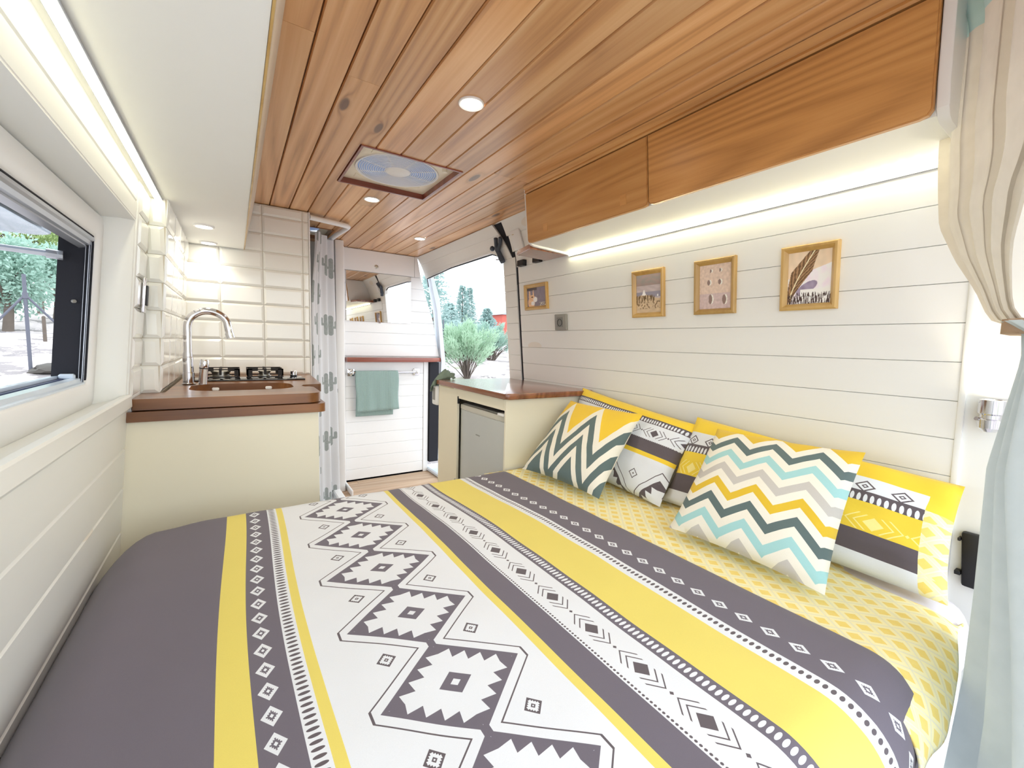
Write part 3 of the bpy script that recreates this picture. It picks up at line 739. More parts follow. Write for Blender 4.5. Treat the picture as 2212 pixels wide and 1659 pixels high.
# ------------------------------------------------------------------ overhead unit on the left with strip light and two downlights
t = thing('overhead_locker', 'long white overhead locker above window and sink', 'locker', (0, 1.5, .49))
bm = nb()
prism(bm, [(-.252, .491), (.060, .491), (.060, .499), (.098, .757), (-.230, .757)], 'Y', -.10, TY-.010)
obj('body', bm, M['plaster'], t, smooth=0)
bm = nb(); prism(bm, [(.0605, .494), (.0665, .494), (.118, .757), (.0985, .757)], 'Y', -.10, 2.20)
prism(bm, [(.0605, .530), (.0725, .530), (.118, .757), (.0985, .757)], 'Y', 2.20, 2.86)
obj('front_board', bm, M['rawply'], t, 'bare plywood front edge', smooth=0)
bm = nb(); prism(bm, [(.0605, .489), (.0645, .489), (.0670, .499), (.0620, .499)], 'Y', -.10, TY-.012); obj('edge_strip', bm, M['goldwood'], t, 'thin wooden edge', smooth=0)
t = thing('led_profile', 'bright warm strip light along the left wall', 'strip light', (-.215, 1.2, .49))
bm = nb(); box(bm, -.226, -.202, -.06, 2.21, .484, .4908, .001); obj('profile', bm, M['alu'], t)
bm = nb(); prism(bm, [(-.224, .4838), (-.2195, .4795), (-.2085, .4795), (-.204, .4838)], 'Y', -.055, 2.205); obj('diffuser', bm, M['led'], t)
DL = (('round downlight under the locker, the nearer of two over the hob', 2.40), ('round downlight under the locker, right against the end tiles', 2.80))
for lb, y in DL:
    t = thing('downlight', lb, 'downlight', (-.098, y, .49), 'downlights under the left locker')
    bm = nb(); lathe(bm, [(.040, .0008), (.040, -.004), (.036, -.007), (.031, -.006)], (-.098, y, .4905), n=28); obj('rim', bm, M['plastic_w'], t)
    bm = nb(); lathe(bm, [(0, -.0045), (.0315, -.0045), (.0315, -.001), (0, -.001)], (-.098, y, .4905), n=28); obj('lens', bm, M['spot'], t)
    l = bpy.data.lights.new('downlight_lamp', 'SPOT'); l.energy = SPOT_W*(.75 if y < 2.6 else .4); l.color = (1, .91, .76); l.spot_size = radians(120); l.spot_blend = .6; l.shadow_soft_size = .03
    o = bpy.data.objects.new('downlight_lamp', l); COL.objects.link(o); o.parent = t; o.location = (0, 0, -.012)

# ------------------------------------------------------------------ ceiling spotlights
for lb, x, y in (('recessed ceiling spotlight nearest the bed, the largest of three', .652, 1.278), ('recessed ceiling spotlight just beyond the roof vent', .643, 2.411), ('recessed ceiling spotlight furthest in, before the partition', 1.166, 3.074)):
    t = thing('spotlight', lb, 'spotlight', (x, y, CZ), 'spotlights in the pine ceiling')
    bm = nb(); lathe(bm, [(.041, .001), (.041, -.004), (.038, -.006), (.033, -.004)], (x, y, CZ), n=28); obj('rim', bm, M['plastic_w'], t)
    bm = nb(); lathe(bm, [(0, -.003), (.0335, -.003), (.0335, .002), (0, .002)], (x, y, CZ), n=28); obj('lens', bm, M['spot'], t)
    l = bpy.data.lights.new('spot_lamp', 'SPOT'); l.energy = SPOT_W; l.color = (1, .92, .78); l.spot_size = radians(130); l.spot_blend = .7; l.shadow_soft_size = .03
    o = bpy.data.objects.new('spot_lamp', l); COL.objects.link(o); o.parent = t; o.location = (0, 0, -.012)

# ------------------------------------------------------------------ roof vents
def vent(name, lb, x0, x1, y0, y1, full):
    t = thing(name, lb, 'roof vent', ((x0+x1)/2, (y0+y1)/2, CZ), None)
    cx, cy = (x0+x1)/2, (y0+y1)/2
    bm = nb(); k = .010; zt = CZ+.050
    for a in ((x0, x0+k, y0, y1), (x1-k, x1, y0, y1), (x0+k, x1-k, y0, y0+k), (x0+k, x1-k, y1-k, y1)): box(bm, *a, CZ-.004, zt)
    obj('lining', bm, M['mahog'] if full else M['walnut'], t, 'dark stained wooden lining', smooth=0)
    a0, a1, b0, b1 = x0+k, x1-k, y0+k, y1-k
    R0 = .178 if full else .11
    bm = nb(); zz = CZ+.022
    n = 48; circ = [(cx + R0*cos(2*pi*i/n), cy + R0*sin(2*pi*i/n)) for i in range(n)] if full else rrect(cx-.11, cx+.11, cy-.09, cy+.09, .02)
    plate_with_hole(bm, rrect(a0, a1, b0, b1, .004, 2), circ, zz, zz+.008)
    obj('panel', bm, M['vent_cream'], t, smooth=30)
    if full:
        bm = nb()
        for i in range(13):
            r = .060 + i*.0097
            pts = [(cx + r*cos(2*pi*j/40), cy + r*sin(2*pi*j/40), zz-.004*(1-(r/R0)**2)-.001) for j in range(41)]
            tube(bm, pts, .0019, 5, cap=False)
        for j in range(8):
            a = 2*pi*j/8+.2; tube(bm, [(cx + r*cos(a), cy + r*sin(a), zz+.001-.004*(1-(r/R0)**2)) for r in (.05, .11, R0)], .0024, 5)
        g_ = obj('grille', bm, M['plastic_w'], t, smooth=60); g_['kind'] = 'stuff'
        bm = nb(); lathe(bm, [(0, -.010), (.045, -.009), (.056, -.004), (.056, .004), (0, .004)], (cx, cy, zz), n=32); obj('hub', bm, M['plastic_w'], t)
        bm = nb(); tube(bm, [(cx + (R0+.004)*cos(2*pi*j/48), cy + (R0+.004)*sin(2*pi*j/48), zz-.001) for j in range(49)], .0045, 6, cap=False); obj('grille_rim', bm, M['plastic_w'], t, smooth=60)
        for (sx, sy) in ((1, -1), (-1, 1), (1, 1), (-1, -1)):
            bm = nb(); ox, oy = cx + sx*.155, cy + sy*.182
            prism(bm, [(ox, oy), (ox, oy - sy*.05), (ox - sx*.055, oy)], 'Z', zz-.003, zz+.001, bev=.001)
            obj('corner_cap', bm, M['vent_cream'], t)
        bm = nb(); lathe(bm, [(0, -.012), (.011, -.012), (.012, 0), (0, 0)], (cx+.168, cy-.150, zz), n=16); obj('knob', bm, M['vent_cream'], t)
    bm = nb(); lathe(bm, [(0, .030), (R0*.7, .026), (R0+.02, .014), (R0+.02, .010), (0, .012)] if full else [(0, .02), (.14, .02), (.14, .016), (0, .016)], (cx, cy, zz), n=32)
    obj('dome', bm, M['dome'], t, 'milky translucent dome', smooth=60)
vent('roof_fan_vent', 'square white roof vent with round fan grille in the pine ceiling', VX0, VX1, VY0, VY1, True)
vent('shower_vent', 'small roof vent above the shower', WX0, WX1, WY0, WY1, False)

# ------------------------------------------------------------------ overhead cabinet on the right
OCY0, OCY1 = .292, 1.777
fx = lambda z: 1.236 - .11*(z-.50)                # front plane
t = thing('overhead_cabinet', 'long overhead cabinet with two honey oak doors above the pillows', 'cabinet', (1.36, 1.0, .49))
bm = nb(); prism(bm, [(fx(.50)+.004, .500), (1.497, .4885), (wr(.757)-.002, .757), (fx(.757)+.02, .757)], 'Y', OCY0+.016, OCY1-.016); obj('carcass', bm, M['plaster'], t, smooth=0)
for y0, y1 in ((OCY0-.004, OCY0+.016), (OCY1-.016, OCY1+.002)):
    pl = [(fx(.757)-.006, .757), (fx(.56)-.005, .56), (fx(.52)-.001, .512), (fx(.50)+.012, .4945), (fx(.50)+.03, .489), (1.498, .478), (wr(.757)-.002, .757)]
    bm = nb(); prism(bm, pl, 'Y', y0, y1, bev=.002); obj('end_panel', bm, M['plastic_w'], t, smooth=30)
DS = 1.034
for (y0, y1) in ((DS+.0015, OCY1-.017), (OCY0+.018, DS-.0015)):
    bm = nb(); z0, z1 = .497, .722; r = .022
    P = [(y0, z1), (y0, z0+r*.6), (y0+r*.3, z0+r*.15), (y0+r, z0), (y1-r, z0), (y1-r*.3, z0+r*.15), (y1, z0+r*.6), (y1, z1)]
    for d0, d1 in ((-.0005, -.015),):
        A = [bm.verts.new((fx(z)+d0, y, z)) for y, z in P]; B = [bm.verts.new((fx(z)+d1, y, z)) for y, z in P]; n = len(P)
        bm.faces.new(A); bm.faces.new(B[::-1])
        for i in range(n): bm.faces.new((A[i], B[i], B[(i+1) % n], A[(i+1) % n]))
    es = [e for e in bm.edges if abs(e.verts[0].co.x - fx(e.verts[0].co.z) + .015) < 1e-4 and abs(e.verts[1].co.x - fx(e.verts[1].co.z) + .015) < 1e-4]
    bmesh.ops.bevel(bm, geom=es, offset=.003, segments=2, affect='EDGES')
    obj('door', bm, M['oak'], t, smooth=30)
bm = nb(); prism(bm, [(fx(.728)-.013, .7265), (fx(.728)-.017, .732), (fx(.74)-.014, .740), (fx(.757)-.026, .757), (fx(.757)+.02, .757), (fx(.728)+.02, .7265)], 'Y', OCY0+.016, OCY1-.016); obj('cornice', bm, M['oak'], t, smooth=20)
for y in (1.13, 1.60):
    bm = nb(); prism(bm, [(fx(.53)-.0158, .525), (fx(.56)-.0158, .56), (fx(.56)-.0145, .56), (fx(.53)-.0145, .525)], 'Y', y, y+.03)
    obj('filler_patch', bm, M['oak'], t)
# LED strip beneath it
t = thing('led_strip', 'row of warm LEDs below the oak cabinet', 'strip light', (1.49, 1.0, .485))
bm = nb(); prism(bm, [(1.492, .4893), (1.4965, .4893), (1.5005, .474), (1.496, .474)], 'Y', .10, 1.772); obj('tape', bm, M['alu'], t)
bm = nb(); n = 50
for i in range(n):
    y = .13 + i*(1.762-.13)/(n-1); box(bm, 1.4885, 1.4930, y-.0045, y+.0045, .478, .4845)
o = obj('led_chips', bm, M['led_chip'], t, smooth=0); o['kind'] = 'stuff'
bm = nb(); prism(bm, [(1.4912, .4880), (1.4940, .4880), (1.4972, .4745), (1.4944, .4745)], 'Y', .11, 1.770); obj('diffuser', bm, M['led_dim'], t)
# small wooden shelf and white panel left of it
t = thing('corner_shelf', 'small stained wooden shelf tucked behind the oak cabinet end', 'shelf', (1.40, 1.95, .47))
bm = nb(); prism(bm, [(1.25, 1.783), (1.496, 1.783), (1.497, 1.968), (1.288, 1.955)], 'Z', .480, .505, bev=.002); obj('board', bm, M['walnut_y'], t, smooth=20)
for y in (2.04, 2.20):
    bm = nb(); box(bm, 1.470, wr(.5)-.001, y-.035, y+.03, .480, .515, .002); obj('bracket', bm, M['black'], t)  # black blocks standing in for the dark gaps between shelf and wall
t = thing('control_plate', 'flat white control plate high on the wall by the door pillar', 'control panel', (wr(.635), 2.215, .635))
f_ = lambda x, y, z: (x - .1*(z-.635) - .92*max(0, z-.48)**2, y, z)
bm = nb(); box(bm, wr(.635)-.012, wr(.635)+.001, 2.165, 2.262, .580, .688, .004, 2, fn=f_); obj('plate', bm, M['plastic_w'], t)
bm = nb(); tube(bm, [(wc(z)-.0125, 2.205+.014*cos(a), z) for a, z in [(k_*.32+.6, .638+.024*sin(k_*.32+.6)) for k_ in range(15)]], .0016, 5); obj('relief', bm, M['plastic_w'], t)
bm = nb(); box(bm, wr(.66)-.0135, wr(.66)-.0105, 2.225, 2.245, .664, .668, .001, fn=f_); obj('marking', bm, M['tape'], t)

# ------------------------------------------------------------------ fridge and its cabinet
t = thing('fridge_cabinet', 'cream cabinet around the small fridge at the foot of the planked wall', 'cabinet', (1.31, 2.04, FLOOR))
CX, CY0, CY1, CT = 1.05, 1.648, 2.425, -.252
bm = nb(); box(bm, CX, 1.568, CY0, CY0+.014, FLOOR, CT, .0015); obj('end_panel', bm, M['cream'], t)
bm = nb(); box(bm, CX, 1.568, CY1-.014, CY1, FLOOR, CT, .0015); obj('end_panel', bm, M['cream'], t)
bm = nb(); box(bm, CX, CX+.014, 2.164, CY1-.0145, FLOOR, CT, .001); obj('front_panel', bm, M['cream'], t)
bm = nb(); box(bm, CX, CX+.014, CY0+.0145, 2.1635, -.308, CT, .001); obj('front_panel', bm, M['cream'], t)
bm = nb(); box(bm, 1.545, 1.560, CY0+.0145, CY1-.0145, FLOOR, CT-.001); obj('back_panel', bm, M['black'], t)
bm = nb(); box(bm, CX-.0012, CX, 2.215, 2.402, -.262, -.2535); obj('tape', bm, M['tape'], t, 'strip of beige tape')
t = thing('fridge_worktop', 'glossy walnut top of the fridge cabinet catching daylight', 'worktop', (1.31, 2.04, CT))
pts = [(1.033, CY1+.006)] + arc(1.053, 1.640, .020, pi, 3*pi/2, 5) + [(1.562, 1.620), (1.570, 1.628), (1.563, CY1+.006)]
bm = nb(); prism(bm, pts, 'Z', CT+.0005, -.225, bev=.004); obj('board', bm, plain('walnut_gloss_dummy', rgb(0, 0, 0)) if False else M['walnut_y'], t)
t = thing('fridge', 'small silver grey fridge built into the cream cabinet', 'fridge', (1.31, 1.91, FLOOR))
bm = nb(); box(bm, CX+.030, 1.54, 1.676, 2.155, FLOOR+.02, -.335, .004); obj('casing', bm, M['greyplastic'], t)
bm = nb(); ys = lsp(1.671, 2.153, 12); zs = [-1.17, -1.0, -.5, -.372]
def dface(y, z):
    u = (y-1.912)/.241; return CX + .004 + .016*abs(u)**4
P = [(dface(y, 0), y) for y in ys]; P += [(CX+.045, ys[-1]), (CX+.045, ys[0])]
prism(bm, P, 'Z', -1.17, -.368, bev=.003); obj('door', bm, M['fridge'], t, smooth=40)
bm = nb(); P = [(dface(y, 0)-.003 + .014*sin(pi*i/12)**.5, y) for i, y in enumerate(ys)] + [(CX+.045, ys[-1]), (CX+.045, ys[0])]
prism(bm, P, 'Z', -.3675, -.340, bev=.005); obj('handle', bm, plain('pale_handle_plastic', rgb(206, 202, 190), .4), t, 'paler grip along the top of the door', smooth=40)
bm = nb(); box(bm, CX+.001, CX+.035, 1.672, 1.730, -.339, -.326, .004, 2); obj('hinge_cover', bm, M['plastic_w'], t)
bm = nb(); box(bm, CX+.002, CX+.012, 2.140, 2.163, -.326, -.306, .002); box(bm, CX-.004, CX+.006, 2.146, 2.157, -.338, -.296, .002); obj('door_latch', bm, M['black'], t)
bm = nb(); box(bm, CX-.008, CX+.004, 2.168, 2.178, -.80, -.775, .003); obj('stop', bm, M['chrome'], t)
bm = nb()
for i in range(5): box(bm, dface(1.93, 0)-.0012, dface(1.93, 0)+.002, 1.938-.009*i, 1.944-.009*i, -.478, -.472)
obj('badge', bm, M['greyplastic'], t, 'tiny grey badge')
t = thing('switch_box', 'white switch box on the far end of the fridge cabinet', 'switch', (1.07, 2.45, -.32))
bm = nb(); box(bm, 1.033, 1.10, CY1+.001, CY1+.072, -.385, -.262, .012, 3); obj('housing', bm, M['plastic_w'], t)
bm = nb(); box(bm, 1.0315, 1.04, CY1+.014, CY1+.056, -.355, -.275, .003); obj('rocker', bm, M['greyplastic'], t)
# crumpled cloth on the corner
bm = nb()
def cl(u, v):
    a = (u-.5)*2; e = .014*fnz(u*5, v*6, 3) + .010*fnz(u*11, v*13, 7)
    y = 2.425 + .085*v - .02*a*a; x = 1.018 + .135*u
    z = -.214 + .052*sin(pi*min(1, v*1.15))**.8*(1-.75*abs(a-.25)) + e - .075*max(0, v-.72)/.28 + (-.05*(1-u)**3)
    return (x + e, y, max(z, -.223 if v < .15 else -.30))
surf(bm, lsp(0, 1, 26), lsp(0, 1, 22), cl)
o = obj('cloth', bm, plain('grey_green_cloth', rgb(120, 138, 124), .95, var=.2, nscale=30, bmp=.5), None, 'crumpled grey green cloth on the far corner of the fridge top', 'cloth', smooth=80)
sm_ = o.modifiers.new('thick', 'SOLIDIFY'); sm_.thickness = .004

# ------------------------------------------------------------------ bed
ZB = -.57
def nearwrap(v, y0, r):
    if v >= y0: return v, 0.0
    a = min((y0-v)/r, pi/2); return y0 - r*sin(a), -r*(1-cos(a)) - max(0, (y0-v) - r*pi/2)
def farwrap(v, y1, r):
    if v <= y1: return v, 0.0
    a = min((v-y1)/r, pi/2); return y1 + r*sin(a), -r*(1-cos(a)) - max(0, (v-y1) - r*pi/2)
t = thing('bed', 'plain white bed box under the mattress', 'bed', (.6, .9, FLOOR))
bm = nb(); box(bm, -.30, 1.565, .215, 1.60, FLOOR, -.80, .004); obj('box', bm, M['plaster'], t)
bm = nb(); box(bm, -.07, 1.560, .190, 1.635, -.7995, -.594, .095, 8); obj('mattress', bm, M['mattress'], None, 'white mattress showing at the end beside the curtain', 'mattress', smooth=60)
# yellow sheet
bm = nb()
def sv(x, v):
    m0 = .200 - .100*sm(1.42-x, .02, .40); return m0 + (v-.115)/(1.63-.115)*(1.63-m0)
def sheet(x, v):
    v = sv(x, v)
    y, dz = nearwrap(v, .262, .105)
    z = ZB - .013 + dz + .0025*fnz(x*7, v*7, 1)
    if v < .26: y -= .012*fnz(x*9, 0, 4)*min(1, (.26-v)*6)
    z -= .035*sm(x, 1.33, 1.42)*sm(.75-v, .2, .5) if v > .2 else .02*sm(x, 1.33, 1.42)
    y = max(y, .10)
    return (x, y, z)
vs = lsp(.115, .30, 20) + lsp(.30, 1.63, 66)[1:]
surf(bm, lsp(.93, 1.42, 30), vs, sheet, uv=lambda x, v: (sv(x, v), x))
o = obj('bed_sheet', bm, M['p_fab'], None, 'pale yellow sheet with small diamonds below the pillows', 'sheet', smooth=80)
k_ = o.modifiers.new('thick', 'SOLIDIFY'); k_.thickness = .005; k_.offset = 1
# duvet
BX = [(-.338, 'p_grey'), (-.037, 'p_yel'), (.012, 'p_diaL'), (.070, 'p_ell'), (.0965, 'p_yel'), (.114, 'p_big'), (.467, 'p_yel'), (.487, 'p_grey'), (.546, 'p_chev'), (.646, 'p_oval'), (.682, 'p_yel'), (.816, 'p_dots'), (.855, 'p_diaR'), (1.036, None)]
xs, band = [], []
for (a, mname), (b_, _) in zip(BX, BX[1:]):
    n = max(1, int((b_-a)/.022 + .5))
    for i in range(n): xs.append(a + (b_-a)*i/n); band.append((mname, a))
xs.append(BX[-1][0])
names = []
for mname, a in band:
    if mname not in names: names.append(mname)
def duvet(x, v):
    y, dz = nearwrap(v, .272, .105); y, dz2 = farwrap(y, 1.572 - .06*sm(-x, .20, .34), .085)
    dz += dz2; fl = 1 if abs(dz) < .02 else .4
    xx = x - .030*sm(v, 1.0, 1.62)*sm(x, .45, .60)*(1-sm(x, .9, 1.03)) + .006*sin(v*5)*sm(x, -.1, .0)*(1-sm(x, .1, .3))
    a = max(0, (-.20 - x)/.138)
    z = ZB + dz - .012*sm(-x, .02, .2) - .115*a**2.2
    z += fl*(.0035*fnz(x*4, v*3, 2) + .0018*fnz(x*11, v*8, 9) + .002*sin(26*(x + .25*v))*sm(x, -.33, -.1)*(1-sm(x, -.1, .0)))
    if v < .27: y += .010*sin(x*19 + 1)*min(1, (.27-v)*5)*.5
    z -= .011*sm(x, 1.018, 1.036)
    y = max(y, .09)
    if x < -.20: y = y if y > .2 else y
    return (xx, y, z)
vv = lsp(-.14, .34, 40) + lsp(.34, 1.52, 60)[1:] + lsp(1.52, 1.92, 26)[1:]
bm = nb(); L = bm.loops.layers.uv.verify()
V = [[bm.verts.new(duvet(x, v)) for v in vv] for x in xs]
for i in range(len(xs)-1):
    mname, x0 = band[i]; mi = names.index(mname)
    for j in range(len(vv)-1):
        f = bm.faces.new((V[i][j], V[i+1][j], V[i+1][j+1], V[i][j+1])); f.material_index = mi
        for l, (p, q) in zip(f.loops, ((i, j), (i+1, j), (i+1, j+1), (i, j+1))): l[L].uv = (vv[q], xs[p] - x0)
obj('duvet', bm, [M[n_] for n_ in names], None, 'grey, white and yellow duvet with star diamonds and striped borders', 'duvet', smooth=80)

# ------------------------------------------------------------------ pillows and cushions
CW = rgb(240, 236, 222)
def zig(s, t, per, ph, A): return t - A*tri(s/per + ph)
def bands(wv, lst, last):
    c = last
    for lim, col in reversed(lst): c = mix(wv < lim, c, col)
    return c
DK = rgb(98, 115, 115); LB = rgb(166, 212, 212); GG = rgb(200, 196, 190); YY = rgb(226, 190, 58)
def P_cushL(s, t):
    wv = zig(s, t, .195, .62, .205)
    return bands(wv, [(.015, rgb(240, 202, 62)), (.078, CW), (.145, DK), (.205, CW), (.270, DK), (.325, CW)], DK)
def P_cushR(s, t):
    wv = zig(s, t, .122, .22, .050); q = .0285
    seq = [YY, CW, DK, CW, LB, CW, GG, CW, YY, CW, DK, CW, LB, CW, GG]
    return bands(wv, [(-.020 + q*(i+1), c) for i, c in enumerate(seq)], CW)
M['c_left'] = print_mat('cushion_bold_zigzag', P_cushL); M['c_right'] = print_mat('cushion_fine_zigzag', P_cushR)
M['c_back'] = plain('cushion_cream_back', CW, .9, bmp=.2)
def P_whd(s, t):
    dy = rep(s, .078); dx = t - .030
    p = dx/.019 + dy/.024; q = dx/.019 - dy/.024; m_ = mx(ab(p), ab(q))
    c = mix(m_ < 1.0, WHITE, DKP); c = mix(m_ < .74, c, WHITE); c = mix(m_ < .36, c, DKP); return mix(m_ < .16, c, WHITE)
M['q_whd'] = print_mat('pillow_diamond_row', P_whd)
M['q_oval'] = print_mat('pillow_oval_row', lambda s, t: ell(s, t, .020, .0150, .0120, .0047, DKP, WHITE))
M['q_ovalA'] = print_mat('pillow_oval_row_thin', lambda s, t: ell(s, t, .015, .0135, .0095, .0042, DKP, WHITE))
M['q_ychev'] = print_mat('pillow_yellow_chevrons', lambda s, t: chevrons(s - .012, t, .056, .135, rgb(240, 210, 72), rgb(250, 234, 150), 1.15))
def P_dd(s, t):
    return ell(s, t, .066, .0105, .0030, .0032, DKP, WHITE)
M['q_dd'] = print_mat('pillow_dark_dotted', P_dd)
def P_cA(s, t):
    c = chevrons(s, t, .040, .125, WHITE, DKP, 1.05); dy = rep(s, .0085); dx = t - .076
    return mix((dx*dx + dy*dy)*(1/.0022**2) < 1.0, c, DKP)
M['q_cA'] = print_mat('pillow_white_chevrons', P_cA)
def P_bA(s, t):
    per = .24; dy = rep(s - .30, per); dx = t - .20; k = 1.0 - ab(dy)/(per/2); adx = ab(dx)
    L = .03 + k*.135
    c = mix(adx < L, WHITE, DKP); c = mix(adx < (L - .005), c, WHITE)
    p = dx/.13 + dy/(per/2); q = dx/.13 - dy/(per/2); m_ = mx(ab(p), ab(q)); o_ = mn(ab(p), ab(q))
    c = mix(m_ < 1.0, c, DKP); c = mix(m_ < (.66 + .24*tri(o_/.358)), c, WHITE)
    dy2 = rep(s - .30 + per/2, per); dx2 = t - .085; p = dx2/.022 + dy2/.022; q = dx2/.022 - dy2/.022; m2 = mx(ab(p), ab(q))
    c = mix(m2 < 1.0, c, DKP); c = mix(m2 < .78, c, WHITE); return mix(m2 < .2, c, DKP)
M['q_bA'] = print_mat('pillow_star_diamonds', P_bA)
M['q_yel'] = print_mat('pillow_yellow', P_flat(rgb(242, 208, 66))); M['q_dark'] = print_mat('pillow_dark', P_flat(DKP))
def cushion(name, label, cat, bl, br, tr_, tl, h, rows, group=None, pinch=.05, wrinkle=.004, back='c_back', side=None, pw=.42, seed=0):
    """rows: (fraction of the height from the top, material name) upper edges of the printed bands"""
    bl, br, tr_, tl = map(Vector, (bl, br, tr_, tl))
    N = (br-bl).cross(tl-bl).normalized()
    if N.dot(-(bl+tr_)/2) < 0: N = -N
    W = ((br-bl).length + (tr_-tl).length)/2; H = ((tl-bl).length + (tr_-br).length)/2
    ts, mt = [], []
    lim = [r[0] for r in rows] + [1.0]
    for (a, mn_), b_ in zip(rows, lim[1:]):
        n = max(1, int((b_-a)*26 + .5))
        for i in range(n): ts.append(a + (b_-a)*i/n); mt.append((mn_, a))
    ts.append(1.0)
    ms = [];  [ms.append(k[0]) for k in mt if k[0] not in ms]
    us = lsp(0, 1, 34)
    if side: us = [0, .02, .04] + lsp(.06, .86, 26) + [.89, .92, .935, .95, .965, .98, 1.0]
    def pt(u, tt, s_):
        v = 1-tt; a, b_ = 2*u-1, 2*v-1
        a2 = a*(1 - pinch*(1-b_*b_)); b2 = b_*(1 - pinch*(1-a*a))
        uu, v2 = (a2+1)/2, (b2+1)/2
        p = (bl*(1-uu) + br*uu)*(1-v2) + (tl*(1-uu) + tr_*uu)*v2
        f = (max(0, 1-a*a)*max(0, 1-b_*b_))**pw
        wv = wrinkle*(noise.noise(Vector((u*6+seed, v*5, 1.3))) + .6*noise.noise(Vector((u*13+seed, v*11, 4.1))))*min(1, f*2.2 + .15)
        return p + N*(s_*h*f + wv)
    bm = nb(); L = bm.loops.layers.uv.verify(); F = {}; nm = len(ms)
    for s_ in (1, -1):
        G_ = [[None]*len(ts) for _ in us]
        for i, u in enumerate(us):
            for j, tt in enumerate(ts):
                edge = i in (0, len(us)-1) or j in (0, len(ts)-1)
                if s_ == -1 and edge: G_[i][j] = F[(i, j)]
                else:
                    G_[i][j] = bm.verts.new(pt(u, tt, s_))
                    if edge: F[(i, j)] = G_[i][j]
        for i in range(len(us)-1):
            for j in range(len(ts)-1):
                q = (G_[i][j], G_[i+1][j], G_[i+1][j+1], G_[i][j+1])
                try: f = bm.faces.new(q if s_ == 1 else q[::-1])
                except ValueError: continue
                mn_, a = mt[j]; f.material_index = ms.index(mn_) if s_ == 1 else nm
                if side and us[i] >= .934: f.material_index = (nm + 1 if mt[j][1] > .3 else ms.index(rows[0][1]))
                for l, (p, r) in zip(f.loops, ((i, j), (i+1, j), (i+1, j+1), (i, j+1)) if s_ == 1 else ((i, j+1), (i+1, j+1), (i+1, j), (i, j))):
                    l[L].uv = (us[p]*W, (ts[r]-a)*H)
    o = obj(name, bm, [M[k] for k in ms] + [M[back]] + ([M[side]] if side else []), None, label, cat, group, base=tuple((bl+br)/2), smooth=80)
    return o
cushion('pillow', 'patterned pillow by the fridge cabinet, behind the bold zigzag cushion', 'pillow',
        (1.345, 1.615, -.572), (1.282, .955, -.572), (1.495, .962, -.290), (1.530, 1.655, -.214), .062,
        [(0, 'q_yel'), (.105, 'q_ovalA'), (.175, 'q_cA'), (.375, 'q_dark'), (.515, 'q_yel'), (.565, 'q_bA')], 'patterned pillows along the wall', .03, .010, 'q_yel', seed=3)
cushion('pillow', 'patterned pillow nearest the curtain, propping the pale zigzag cushion', 'pillow',
        (1.350, 1.000, -.572), (1.385, .225, -.580), (1.525, .245, -.322), (1.520, .985, -.262), .078,
        [(0, 'q_yel'), (.19, 'q_whd'), (.33, 'q_oval'), (.425, 'q_ychev'), (.68, 'q_dd'), (.86, 'p_white')], 'patterned pillows along the wall', .03, .011, 'q_yel', side='p_fab', seed=11)
cushion('cushion', 'yellow and dark green cushion with one bold zigzag', 'cushion',
        (1.075, 1.540, -.555), (1.105, 1.085, -.553), (1.400, 1.150, -.268), (1.400, 1.600, -.268), .055,
        [(0, 'c_left')], 'zigzag cushions on the bed', .06, .004, seed=5)
cushion('cushion', 'pale cushion with many fine multicoloured zigzag rows', 'cushion',
        (1.125, .800, -.555), (1.123, .378, -.553), (1.418, .418, -.262), (1.412, .835, -.272), .055,
        [(0, 'c_right')], 'zigzag cushions on the bed', .05, .003, seed=8)

# ------------------------------------------------------------------ framed photographs and socket on the right wall
import random as _r
def paint_fox(u, v):
    n = .5 + .5*fnz(u*9, v*9, 1); c = [.42+.06*n, .40+.05*n, .44+.05*n]
    if v > .86 and u < .55: c = [.30, .27, .28]
    body = (u-.22)**2/.035 + (v-.20)**2/.09 < 1; head = (u-.26)**2/.028 + (v-.46)**2/.022 < 1
    ear1 = abs(u-.34) < .055*(1.05-v)*1.6 and .5 < v < .88; ear2 = abs(u-.14) < .07*(1.05-v)*1.6 and .5 < v < .84
    chest = (u-.44)**2/.012 + (v-.36)**2/.02 < 1
    if body or head or ear1 or ear2: c = [.80-.1*n, .68-.1*n, .56-.1*n]
    if chest or (u-.30)**2/.01 + (v-.16)**2/.012 < 1: c = [.90, .86, .80]
    if (u-.27)**2 + ((v-.50)*1)**2 < .0016: c = [.2, .12, .1]
    if v < .2 and u > .66 and fnz(u*40, v*12, 2) > .05: c = [.75, .74, .66]
    return c
def paint_dune(u, v):
    n = fnz(u*5, v*14, 3); c = [.62+.05*n, .58+.05*n, .58+.05*n]
    if v > .72: c = [.50+.3*(v-.72)+.05*n, .46+.3*(v-.72), .44+.3*(v-.72)]
    if .40 < v < .55: c = [.48, .47, .52]
    if v < .42 + .06*sin(u*5): c = [.66+.06*n, .59+.06*n, .49+.05*n]
    if .26 < v < .46 and fnz(u*22, v*9, 5) > .0 and u < .75: c = [.36, .29, .20]
    if .10 < v < .30 and fnz(u*16, v*16, 8) > .18: c = [.42, .34, .25]
    if abs(u-.32) < .09*max(0, (.62-v)/.16) and .46 < v < .62: c = [.95, .94, .92]
    if (u-.88)**2 + (v-.44)**2*1.5 < .0012: c = [.95, .95, .9]
    return c
